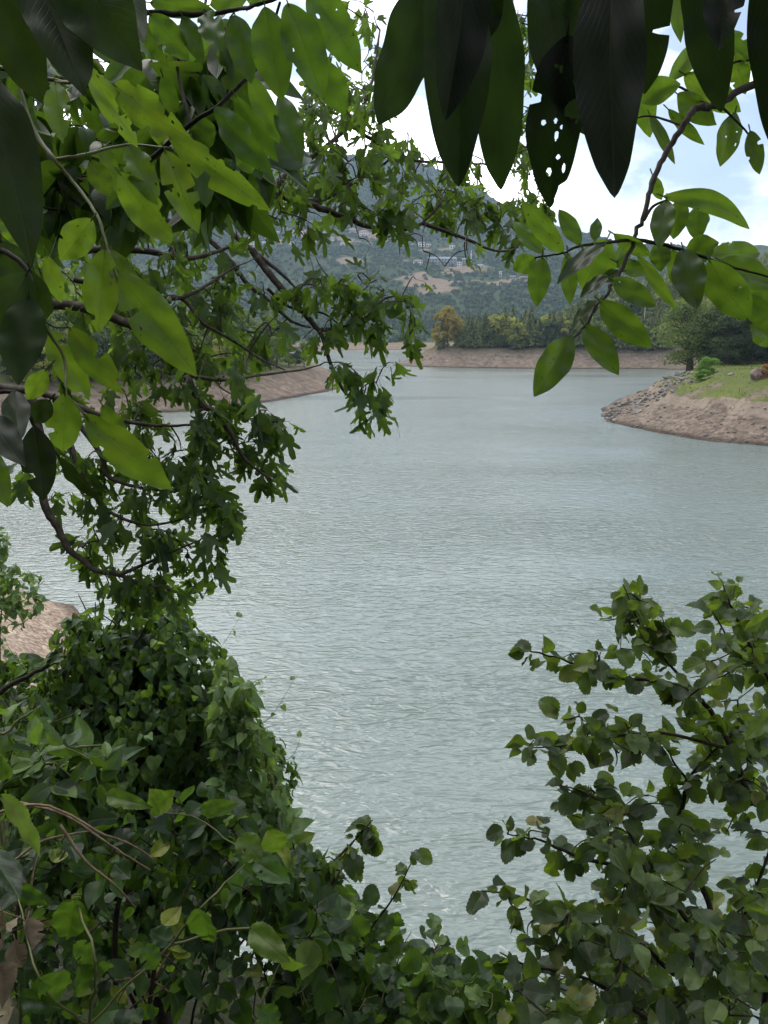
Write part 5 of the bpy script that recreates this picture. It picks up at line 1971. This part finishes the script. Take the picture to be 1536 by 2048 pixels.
fp.grow(np.concatenate([
    region([(400, 330), (560, 250), (700, 150), (760, 200), (840, 300), (830, 440), (700, 480), (520, 450)], 3.8, 4.6, 84, rg),
    region([(680, 0), (770, 0), (740, 220), (640, 240), (600, 200)], 4.3, 5.0, 40, rg),
    region([(830, 290), (1060, 300), (1110, 400), (1040, 500), (900, 440), (830, 380)], 4.2, 4.7, 38, rg),
    region([(1000, 0), (1080, 0), (1080, 300), (1060, 420), (1020, 400)], 4.4, 4.9, 30, rg),
    region([(60, 430), (300, 400), (470, 500), (620, 600), (640, 720), (480, 760), (300, 700), (60, 640)], 3.5, 4.0, 78, rg),
    region([(590, 540), (830, 550), (840, 680), (780, 720), (760, 860), (720, 850), (690, 760), (600, 690)], 3.7, 4.0, 42, rg),
    region([(300, 640), (480, 720), (600, 860), (560, 960), (530, 980), (460, 900), (330, 850), (200, 800)], 3.35, 3.7, 48, rg),
    region([(120, 800), (400, 830), (480, 1030), (460, 1050), (330, 1020), (180, 1010), (40, 1000), (20, 960)], 3.3, 3.6, 56, rg),
    region([(140, 1080), (240, 1000), (420, 1050), (460, 1150), (420, 1190), (330, 1200), (200, 1200)], 3.3, 3.6, 40, rg),
    region([(60, 640), (300, 640), (470, 720), (480, 850), (300, 860), (60, 800)], 3.4, 3.9, 16, rg),
    region([(120, 150), (420, 120), (560, 240), (400, 420), (150, 420)], 3.8, 5.0, 50, rg),
]), 0.006, 0.0022, 1.6, 0.08, 4, 0.45)
keep_ = list(fp.leaf)
fp.grow(region([(250, 380), (560, 300), (840, 320), (1040, 420), (1000, 500), (700, 640), (480, 760), (200, 640)], 3.7, 4.4, 120, rg), 0.005, 0.0018, 0.6, 0.1, 1, 0)
fp.leaf = keep_ + fp.leaf[len(keep_)::3]
fp.leaf = [q for q in fp.leaf if not (690 < project(q[0])[0] < 830 and 20 < project(q[0])[1] < 190 and rg.random() < .5)]
pg = Geo()
cg = Geo()
hang_leaves(cg, fp, 'fig', 0.128, 0.8, 1.1, 0.3, 0.045, 1.0, 52, pet_mat=pg, face=0.3)
fp.g.build('branches', M['bark_fig'], fig)
cg.build('crown', M['leaf_fig'], fig)
pg.build('leaf_stalks', M['green_stem'], fig)
ends = [q[0] for q in fp.leaf[::3]]
zz = np.linspace(-1, 1, 7)
g = Geo()
tube(g, np.outer(zz * 0.014 - 0.012, [0.1, 0.1, 1]), 0, 0, 8, rad=np.sqrt(np.clip(1 - zz ** 2, 0.02, 1)) * 0.011 * (1 - 0.25 * zz))
fig_me = g.mesh('fig_fruit', M['fruit'])
nfig = 0
for c in ends:
    px, py, _d = project(c)
    if nfig >= 90 or not (250 < px < 1150 and 250 < py < 1200) or rg.random() < .2:
        continue
    o = bpy.data.objects.new('fig_fruit', fig_me)
    COL.objects.link(o)
    o.parent = fig
    o.location = [float(v) for v in c + rg.normal(0, .012, 3) - fr]
    o.scale = [float(rg.uniform(.7, 1.3))] * 3
    nfig += 1


# 7. vine covered shrub on the left
def shell_points(n, r_):
    """points and outward normals on a lumpy dome: the draped shrub"""
    c = P(285, 1560, 5.0)
    o_p, o_n, k = [], [], 0
    u = r_.uniform(-1, 1, n) * 0.0 + r_.beta(1.1, 1.4, n)
    th = r_.uniform(0, 2 * PI, n)
    prof_h = np.array([-0.75, -0.4, 0.0, 0.35, 0.65, 0.88, 1.05, 1.2, 1.28])
    prof_r = np.array([1.0, 0.93, 0.84, 0.76, 0.66, 0.54, 0.42, 0.25, 0.0])
    h = -0.75 + 2.03 * r_.random(n)
    R_ = np.interp(h, prof_h, prof_r)
    lump = 1 + 0.16 * fbm(th * 1.6 + 3, h * 2.4, 3, 7) + 0.08 * fbm(th * 5, h * 6, 2, 8)
    lean = -0.02 + 0.05 * (h < 0.9)
    x = c[0] + R_ * lump * np.cos(th) + lean
    y = c[1] + R_ * lump * np.sin(th) * 0.85
    z = c[2] + h
    slope = np.gradient(prof_r, prof_h)
    s = -np.interp(h, prof_h, slope)
    nn = nrm(np.stack([np.cos(th), np.sin(th), s], -1))
    # denser where wide
    keep = r_.random(n) < np.clip(R_ / 1.0, 0.15, 1)
    return np.stack([x, y, z], -1)[keep], nn[keep]


rv = np.random.default_rng(61)
base = P(285, 1560, 5.0)
base[2] = float(h_near(base[0:1], base[1:2])[0])
mound = thing('vine_covered_shrub', 'tall dome shaped shrub smothered in dark heart leaved vine on the left', 'shrub', base)
sg = Plant(62)
topm = P(285, 1260, 5.0)
sg.limb([base - [0, 0, .3], base + [0.05, 0, 1.2], topm - [0, 0, .5], topm], 0.08, 0.02, sides=8)
for k in range(34):
    p_, n_ = shell_points(40, rv)
    q = p_[0] - n_[0] * 0.12
    st = sg.N[rv.integers(0, 12)]
    sg.limb([st, (st + q) / 2 + rv.normal(0, .1, 3), q], 0.016, 0.005, n=4)
# bare dead stems at the top left
for k in range(22):
    a = P(rv.uniform(100, 260), rv.uniform(1330, 1400), 4.9)
    b_ = P(rv.uniform(150, 330), rv.uniform(1180, 1270), rv.uniform(4.6, 5.1))
    sg.limb([a, (a + b_) / 2 + rv.normal(0, .04, 3), b_], 0.008, 0.003, n=4, sides=5)
sg.limbpx([(-80, 1440, 4.6), (0, 1385, 4.6), (70, 1345, 4.6), (140, 1310, 4.7), (200, 1270, 4.8)], 0.018, 0.008)
sg.g.build('stems', M['bark_dark'], mound)
cg = Geo()
p_, n_ = shell_points(10500, rv)
n = len(p_)
Y = nrm(np.array([0, 0, -1.0]) + n_ * 0.45 + rv.normal(0, 0.42, (n, 3)))
Z = nrm(n_ + [0, 0, 0.5] + rv.normal(0, 0.4, (n, 3)))
depth_in = rv.random(n) ** 1.5 * 0.16
clump = fbm(p_[:, 0] * 3 + p_[:, 1] * 2, p_[:, 2] * 3, 3, 19)
kp = clump + 0.25 * rv.normal(size=n) > -0.28
p_, n_, Y, Z, depth_in, clump = p_[kp], n_[kp], Y[kp], Z[kp], depth_in[kp], clump[kp]
n = len(p_)
scatter(cg, 'heart', p_ - n_ * depth_in[:, None] + n_ * (0.16 * clump)[:, None], Y, Z, rv.uniform(0.045, 0.098, n), rv.uniform(.75, 1.05, n), np.clip(0.42 + 0.5 * clump + 0.2 * rv.normal(size=n), 0, 1), 63)
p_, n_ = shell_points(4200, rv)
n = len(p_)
scatter(cg, 'heart', p_ - n_ * rv.uniform(.22, .45, n)[:, None], nrm(rv.normal(size=(n, 3)) - [0, 0, .8]), n_, rv.uniform(.08, .14, n), 1.0, 0.1, 64)  # inner layer toned dark, shade of the gaps put into the colour
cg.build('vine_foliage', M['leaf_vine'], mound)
# trailing shoots
tp = Plant(65)
for k in range(44):
    tp = Plant(650 + k)
    p_, n_ = shell_points(30, rv)
    a = p_[0]
    n0 = n_[0]
    e = a + n0 * rv.uniform(.12, .32) + rv.normal(0, .08, 3) + [0, 0, rv.uniform(-.05, .22)]
    pth = tp.limb([a - n0 * .1, a + n0 * .08, e], 0.003, 0.001, n=5, sides=4)
    for q in pth[3::2]:
        tp.leaf.append((q, nrm(e - a)))
    hang_leaves(tp.g, tp, 'heart', 0.05, .7, .4, .6, .02, .9, 66 + k, mat=1)
    tp.g.build('shoot', [M['green_stem'], M['leaf_pale']], mound)

# 8. paler vines on the right flank of the mound
fl_b = P(540, 1700, 4.4)
fl_b[2] = float(h_near(fl_b[0:1], fl_b[1:2])[0])
flank = thing('climbing_vine', 'lighter yellow green vine hanging down the right flank of the dome shrub', 'vine', fl_b)
fv = Plant(67)
fv.limb([fl_b, fl_b + [0, 0.05, 1.0], P(560, 1660, 4.4), P(540, 1540, 4.4), P(500, 1420, 4.5), P(470, 1330, 4.6)], .02, .005)
fv.limb([fl_b, P(600, 1720, 4.2), P(590, 1640, 4.2)], .012, .004)
fv.grow(region([(445, 1310), (485, 1370), (515, 1480), (560, 1580), (600, 1680), (590, 1740), (480, 1700), (430, 1560), (430, 1420)], 4.1, 4.5, 240, fv.r), .004, .0012, 1.0, .05, 5, .7)
fv.g.build('stems', M['green_stem'], flank)
cg = Geo()
hang_leaves(cg, fv, 'heart', 0.085, .8, .7, .6, .03, .9, 68)
cg.build('foliage', M['leaf_pale'], flank)


def shrub(name, label, cat, basepx, limbs, regions, kind, size, mat, stem_mat, seed, leaves=5, width=1.0, rad=.004, droop=.45, up=.7, face=.3, group=None, along=.8, maxlen=1.2, petiole=.02, spread=.85, limb_leaves=0):
    b_ = P(*basepx)
    b_[2] = float(h_near(b_[0:1], b_[1:2])[0])
    t_ = thing(name, label, cat, b_, group)
    p_ = Plant(seed)
    for pts, ra, rb in limbs:
        c = [P(*q) for q in pts]
        pth = p_.limb([b_ - [0, 0, .1]] + c if ra > .0055 else c, ra, rb, wob=.0012)
        if limb_leaves:
            tn_ = nrm(np.gradient(pth, axis=0))
            for k in range(int(len(pth) * 0.35), len(pth)):
                for m in range(limb_leaves):
                    p_.leaf.append((pth[k], tn_[k]))
    for rg_ in regions:
        p_.grow(region(rg_[0], rg_[1], rg_[2], rg_[3], p_.r), rad, .0012, maxlen, .04, leaves, along)
    p_.g.build('stems', M[stem_mat], t_)
    cg_ = Geo()
    hang_leaves(cg_, p_, kind, size, spread, droop, up, petiole, width, seed + 1, face=face)
    cg_.build('foliage', M[mat], t_)
    return t_, p_


# 9. grey green long leaved shrub at the left edge, in front of the mound
shrub('willow_shrub', 'grey green shrub with long narrow pointed leaves at the left edge', 'shrub', (-60, 1800, 2.6),
      [([(-40, 1700, 2.5), (60, 1560, 2.5), (140, 1500, 2.5), (210, 1490, 2.5)], .01, .003), ([(-60, 1600, 2.4), (20, 1460, 2.4), (70, 1420, 2.4)], .008, .003), ([(60, 1620, 2.4), (160, 1560, 2.4), (230, 1530, 2.4)], .007, .003)],
      [([(0, 1420), (70, 1410), (130, 1490), (240, 1510), (280, 1580), (160, 1600), (0, 1660)], 2.2, 2.7, 30)], 'lance', 0.12, 'leaf_vine', 'green_stem', 71, 5, 1.25, droop=.25)

# 10. bramble thicket along the bottom left
shrub('bramble_thicket', 'dark tangled bramble thicket with toothed leaves across the bottom left', 'thicket', (230, 2150, 2.4),
      [([(60, 2000, 2.2), (40, 1800, 2.2), (120, 1640, 2.2)], .01, .004), ([(230, 1950, 2.2), (260, 1750, 2.2), (350, 1620, 2.2)], .01, .004), ([(430, 1950, 2.2), (460, 1760, 2.2), (520, 1650, 2.2)], .01, .004),
       ([(300, 2000, 2.0), (350, 1850, 2.0), (330, 1760, 2.1)], .008, .003), ([(600, 2050, 2.3), (640, 1850, 2.4), (680, 1740, 2.5)], .009, .003)],
      [([(0, 1680), (200, 1640), (420, 1600), (560, 1640), (640, 1780), (620, 1900), (400, 1760), (180, 1720), (0, 1760)], 1.9, 2.6, 150), ([(0, 1720), (640, 1760), (700, 2048), (0, 2048)], 1.7, 2.6, 80),
       ([(0, 1600), (480, 1620), (650, 1740), (700, 2048), (0, 2048)], 2.8, 3.6, 70)],
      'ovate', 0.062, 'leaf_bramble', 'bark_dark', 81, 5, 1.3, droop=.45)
canes = thing('bramble_canes', 'bare arching brown canes crossing the bramble thicket at left', 'cane', P(-60, 1640, 1.9))
cp_ = Plant(83)
for pts in ([(-60, 1640, 2.0), (60, 1610, 1.9), (130, 1625, 1.85), (200, 1665, 1.85), (265, 1690, 1.9), (310, 1720, 1.9)], [(40, 1605, 2.0), (130, 1630, 1.9), (220, 1690, 1.9), (300, 1740, 1.9)], [(-40, 1760, 1.9), (30, 1720, 1.85), (90, 1680, 1.85), (190, 1660, 1.9)],
            [(120, 1650, 1.8), (170, 1720, 1.8), (230, 1770, 1.8), (270, 1815, 1.85)], [(55, 1840, 1.8), (65, 1750, 1.8), (80, 1690, 1.85)], [(290, 1990, 2.0), (330, 1920, 2.0), (400, 1800, 2.1)], [(230, 1960, 2.0), (300, 1960, 2.0), (370, 2010, 2.0)], [(460, 1660, 2.0), (400, 1720, 2.0), (330, 1700, 2.0)]):
    cp_.limbpx(pts, .0042, .002, wob=.004, sides=5)
cp_.g.build('canes', M['dry_stem'], canes)
# big near leaves in the thicket, each its own part
bl = thing('broad_leaved_sapling', 'sapling with broad single leaves at the bottom of the thicket', 'sapling', (P(200, 2150, 1.6)))
for b, t_, w_, d_, kw in [((150, 1800), (136, 1872), 70, 1.6, dict(rnd=.5)), ((400, 1815), (420, 1892), 50, 1.5, dict(rnd=.8, tip=.3)), ((150, 1885), (195, 1935), 40, 1.5, dict(rnd=.6)), ((160, 1930), (168, 1998), 44, 1.5, dict(rnd=.6)), ((195, 1925), (228, 1968), 36, 1.5, dict(rnd=.55)),
                          ((80, 1960), (152, 1995), 66, 1.4, dict(rnd=.5)), ((40, 1990), (118, 2018), 36, 1.45, dict(rnd=.5, roll=.4)), ((290, 1890), (315, 1945), 42, 1.55, dict(rnd=.6)), ((30, 1770), (92, 1812), 34, 1.7, dict(rnd=.5, roll=.4)), ((500, 1855), (575, 1922), 52, 1.55, dict(rnd=.9, bites=1)),
                          ((512, 1725), (572, 1760), 50, 1.7, dict(rnd=.8)), ((560, 1910), (625, 1965), 26, 1.5, dict(rnd=1.0, roll=.6)), ((520, 2015), (560, 2060), 44, 1.5, dict(rnd=.8)), ((480, 1720), (520, 1772), 24, 1.7, dict(rnd=.8, roll=.7)), ((480, 1670), (520, 1722), 50, 1.65, dict(rnd=.9)), ((540, 1660), (560, 1715), 54, 1.7, dict(rnd=1.0)),
                          ((0, 1590), (105, 1710), 36, 1.3, dict(rnd=.95, bites=2)), ((-20, 1700), (40, 1790), 50, 1.4, dict(rnd=.3)), ((340, 1890), (300, 1860), 40, 1.6, dict(rnd=.5)), ((300, 1620), (345, 1585), 40, 1.75, dict(rnd=1, tip=.3)), ((215, 1590), (280, 1610), 34, 1.8, dict(rnd=.9)), ((400, 1620), (475, 1610), 34, 1.8, dict(rnd=.9))]:
    near_leaf(bl, M['leaf_bramble'], b, t_, w_, d_, dd=RNG.uniform(-.12, .12), shape='ovate', **{**dict(roll=RNG.uniform(-.7, .7), bites=int(RNG.integers(0, 3)), curl=RNG.uniform(-.1, .4), fold=RNG.uniform(.1, .5)), **kw})
tw = Plant(84)
tw.limb([P(200, 2300, 1.7), P(180, 2050, 1.6), P(190, 1925, 1.5), P(150, 1800, 1.62)], .005, .002)
tw.limb([P(180, 2050, 1.6), P(80, 1960, 1.42), P(30, 1770, 1.7)], .003, .0015)
tw.limb([P(180, 2050, 1.6), P(340, 1890, 1.58), P(400, 1815, 1.52), P(500, 1720, 1.7)], .003, .0015)
tw.limb([P(340, 1890, 1.58), P(500, 1855, 1.56), P(560, 1910, 1.52), P(520, 2015, 1.5)], .003, .0015)
tw.limb([P(500, 1720, 1.7), P(400, 1640, 1.8), P(300, 1620, 1.76), P(215, 1590, 1.8)], .002, .001)
tw.g.build('stem', M['green_stem'], bl)
dry = thing('dried_leaf_cluster', 'curled dry brown leaves hanging at the bottom left edge', 'dead leaves', P(20, 1830, 1.4))
for b, t_, w_, d_, kw in [((5, 1822), (28, 1890), 36, 1.3, dict(curl=.6, fold=.8)), ((55, 1835), (40, 1905), 34, 1.3, dict(curl=.5, fold=.9, bites=2)), ((30, 1880), (45, 1940), 40, 1.32, dict(curl=.7, fold=.6, rnd=.2)), ((-5, 1930), (12, 2000), 38, 1.28, dict(curl=.5, fold=.8)), ((10, 1990), (22, 2050), 34, 1.3, dict(curl=.5, fold=.7)), ((0, 1880), (10, 1930), 30, 1.3, dict(rnd=.1, curl=.6, fold=.6))]:
    near_leaf(dry, M['leaf_dry'], b, t_, w_, d_, dd=RNG.uniform(-.05, .05), shape='ovate', **{**kw, 'roll': RNG.uniform(-.9, .9), 'bites': 3, 'curl': RNG.uniform(-.9, .9), 'fold': RNG.uniform(.7, 1.4), 'bend': RNG.uniform(-.2, .2)})
tw = Plant(85)
tw.limbpx([(-20, 1790, 1.35), (5, 1822, 1.31), (40, 1835, 1.31), (60, 1850, 1.32)], .002, .001)
tw.limbpx([(-20, 1790, 1.35), (-6, 1880, 1.3), (-4, 1930, 1.29), (10, 1995, 1.3)], .002, .001)
tw.g.build('stem', M['dry_stem'], dry)

# 11. leafy creepers along the bottom middle and their upright shoots
shrub('creeper_thicket', 'leafy green creeper thicket sloping down across the bottom middle', 'thicket', (760, 2150, 3.0),
      [([(620, 1950, 2.7), (620, 1780, 2.8), (640, 1730, 2.8)], .01, .003), ([(720, 1980, 2.7), (740, 1870, 2.7), (760, 1840, 2.7)], .01, .003), ([(850, 2030, 2.6), (860, 1930, 2.6), (880, 1880, 2.6)], .009, .003), ([(980, 2080, 2.5), (960, 1990, 2.5), (950, 1950, 2.5)], .008, .003)],
      [([(600, 1690), (650, 1760), (760, 1830), (880, 1880), (960, 1950), (1040, 1960), (1060, 2048), (560, 2048), (560, 1800)], 2.4, 2.9, 210), ([(560, 1800), (700, 1830), (900, 1930), (1000, 1990), (1000, 2048), (560, 2048)], 2.1, 2.5, 80)],
      'hazel', 0.068, 'leaf_vine', 'green_stem', 91, 4, .95, petiole=.03)
for i, (lab, limbs, regs, sd_) in enumerate((
    ('upright leafy shoot with dark round leaves before the water, left of two', [([(600, 1790, 2.6), (660, 1730, 2.6), (700, 1690, 2.6), (745, 1640, 2.6)], .0055, .002)], [([(630, 1700), (670, 1650), (740, 1630), (760, 1660), (740, 1740), (680, 1780), (600, 1790)], 2.5, 2.7, 13)], 93),
    ('thin upright shoot with few small leaves before the water, right of two', [([(690, 1950, 2.6), (740, 1860, 2.6), (790, 1790, 2.6), (835, 1700, 2.6)], .0054, .0015)], [([(760, 1780), (790, 1740), (830, 1700), (840, 1760), (800, 1810)], 2.55, 2.65, 5)], 95))):
    shrub('upright_shoot', lab, 'shoot', (640 + 60 * i, 1980, 2.7), limbs, regs, 'hazel', 0.07 if i == 0 else .05, 'leaf_hazel', 'bark_dark', sd_, 3, .9, petiole=.015)

# 12. large hazel like shrub, bottom right
hz_limbs = [
    ([(1560, 1750, 2.1), (1500, 1600, 2.05), (1478, 1540, 2.0), (1450, 1470, 2.0), (1420, 1420, 2.0), (1385, 1387, 2.0), (1330, 1364, 2.0), (1250, 1356, 2.0), (1180, 1336, 2.0), (1100, 1312, 2.0), (1060, 1302, 2.0)], .010, .002),
    ([(1465, 1500, 2.0), (1350, 1470, 2.0), (1290, 1466, 2.0), (1200, 1478, 2.0), (1120, 1492, 2.0), (1050, 1496, 2.0)], .005, .0015),
    ([(1440, 1950, 2.2), (1360, 1700, 2.15), (1370, 1590, 2.1), (1375, 1560, 2.1), (1390, 1540, 2.1), (1440, 1490, 2.1)], .010, .002),
    ([(1375, 1560, 2.1), (1345, 1520, 2.1), (1330, 1470, 2.1)], .004, .0015),
    ([(1420, 1420, 2.0), (1340, 1330, 2.05), (1290, 1270, 2.1), (1246, 1168, 2.1)], .005, .0015),
    ([(1620, 1550, 2.2), (1560, 1400, 2.1), (1500, 1290, 2.1), (1465, 1220, 2.1), (1442, 1160, 2.1)], .009, .0015),
    ([(1420, 1950, 2.1), (1380, 1850, 2.0), (1280, 1750, 1.9), (1150, 1712, 1.9), (1080, 1680, 1.9), (1015, 1668, 1.9)], .010, .0015),
    ([(1400, 2000, 2.0), (1350, 1950, 1.9), (1250, 1870, 1.85), (1120, 1832, 1.85), (1040, 1792, 1.85), (965, 1782, 1.85)], .009, .0015),
    ([(1400, 2100, 2.0), (1300, 2040, 1.9), (1180, 1960, 1.85), (1060, 1932, 1.85), (1000, 1905, 1.85)], .008, .0015),
    ([(1300, 1760, 1.9), (1250, 1650, 1.95), (1180, 1590, 2.0), (1120, 1570, 2.0)], .005, .0015),
    ([(1560, 1600, 2.1), (1540, 1700, 2.0), (1480, 1850, 2.0)], .005, .003),
]
hazel, hp = shrub('hazel_shrub', 'large shrub with rounded toothed leaves rising at the bottom right', 'shrub', (1500, 2150, 2.3), hz_limbs, [
    ([(1160, 1330), (1240, 1160), (1300, 1200), (1380, 1300), (1440, 1330), (1400, 1400), (1300, 1380), (1250, 1360), (1060, 1310), (1070, 1290)], 1.95, 2.3, 24),
    ([(1430, 1150), (1470, 1160), (1500, 1230), (1536, 1200), (1536, 1420), (1440, 1400), (1400, 1300)], 1.9, 2.4, 34),
    ([(1040, 1470), (1110, 1410), (1230, 1410), (1320, 1440), (1330, 1500), (1200, 1540), (1060, 1510)], 1.95, 2.2, 20),
    ([(1400, 1400), (1536, 1400), (1536, 1680), (1480, 1660), (1400, 1500)], 1.95, 2.5, 50),
    ([(1110, 1580), (1240, 1520), (1400, 1640), (1480, 1680), (1460, 1760), (1200, 1680), (1130, 1620)], 1.85, 2.3, 30),
    ([(1010, 1660), (1200, 1660), (1340, 1750), (1536, 1660), (1536, 1900), (1300, 1860), (1150, 1740)], 1.75, 2.3, 50),
    ([(960, 1780), (1120, 1810), (1300, 1860), (1536, 1850), (1536, 2048), (1000, 2048), (1060, 1900)], 1.6, 2.2, 110),
    ([(1100, 1950), (1250, 1850), (1536, 1750), (1536, 2048), (1000, 2048)], 2.3, 2.8, 90)],
    'hazelmix', 0.056, 'leaf_hazel', 'bark_dark', 101, 4, .9, droop=.25, petiole=.016, limb_leaves=1, along=1.0, spread=.7)
# a few nearer leaves of it
for b, t_, w_, d_, kw in [((1550, 1225), (1490, 1262), 34, 1.6, dict(rnd=.5)), ((1550, 1420), (1492, 1478), 36, 1.6, dict(rnd=.6)), ((1550, 1840), (1488, 1812), 34, 1.6, dict(rnd=.4))]:
    near_leaf(hazel, M['leaf_hazel'], b, t_, w_, d_, tip=.2, shape='ovate', **{**dict(roll=RNG.uniform(-.8, .8), bites=2, fold=.4), **kw})

# 13. pale bush and low plants at the left edge by the gravel
shrub('pale_bush', 'pale green small leaved bush at the left edge above the gravel shore', 'bush', (-40, 1330, 9.0),
      [([(-40, 1300, 9), (-10, 1200, 9), (10, 1100, 9), (15, 1065, 9)], .02, .004), ([(0, 1270, 9), (50, 1200, 9), (90, 1160, 9)], .008, .003), ([(-20, 1290, 9), (40, 1250, 9), (80, 1220, 9)], .008, .003)],
      [([(-40, 1060), (15, 1060), (30, 1130), (90, 1150), (95, 1180), (85, 1230), (40, 1270), (-40, 1300)], 8.6, 9.4, 110)], 'heart', 0.10, 'leaf_pale', 'green_stem', 111, 5, .8)
shrub('low_shrub', 'dark low shrub under the gravel shore at the left edge', 'shrub', (-20, 1560, 6.2),
      [([(-60, 1480, 6.2), (-20, 1380, 6.2), (20, 1330, 6.2)], .015, .004), ([(60, 1480, 6), (90, 1400, 6), (110, 1350, 6)], .012, .004)],
      [([(-40, 1310), (60, 1320), (140, 1340), (160, 1420), (130, 1560), (-40, 1560)], 5.6, 6.6, 150)], 'heart', 0.11, 'leaf_vine', 'bark_dark', 113, 5, .9)

# low growth that covers the steep bank under the thickets
rc = np.random.default_rng(121)
n = 4200
x = rc.uniform(-14, 12, n)
y = rc.uniform(0.9, 22, n)
z = h_near(x, y)
keep = (z > 0.6) & (np.hypot(x, y) > 1.0)
p_ = np.stack([x, y, z], -1)[keep]
n = len(p_)
cg = Geo()
scatter(cg, 'simple', p_ + [0, 0, .05] + np.array([0, 0, 1]) * rc.uniform(0, .5, n)[:, None], nrm(rc.normal(size=(n, 3)) - [0, 0, .3]), nrm(rc.normal(0, .5, (n, 3)) + [0, .2, 1]), rc.uniform(.06, .14, n), 1.0, rc.random(n) * 0.3, 122)  # tones held low, shade below the thickets put into the colour
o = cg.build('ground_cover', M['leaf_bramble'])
tag(o, 'low dark leafy ground cover on the steep bank below the thickets', 'ground cover', kind='stuff')
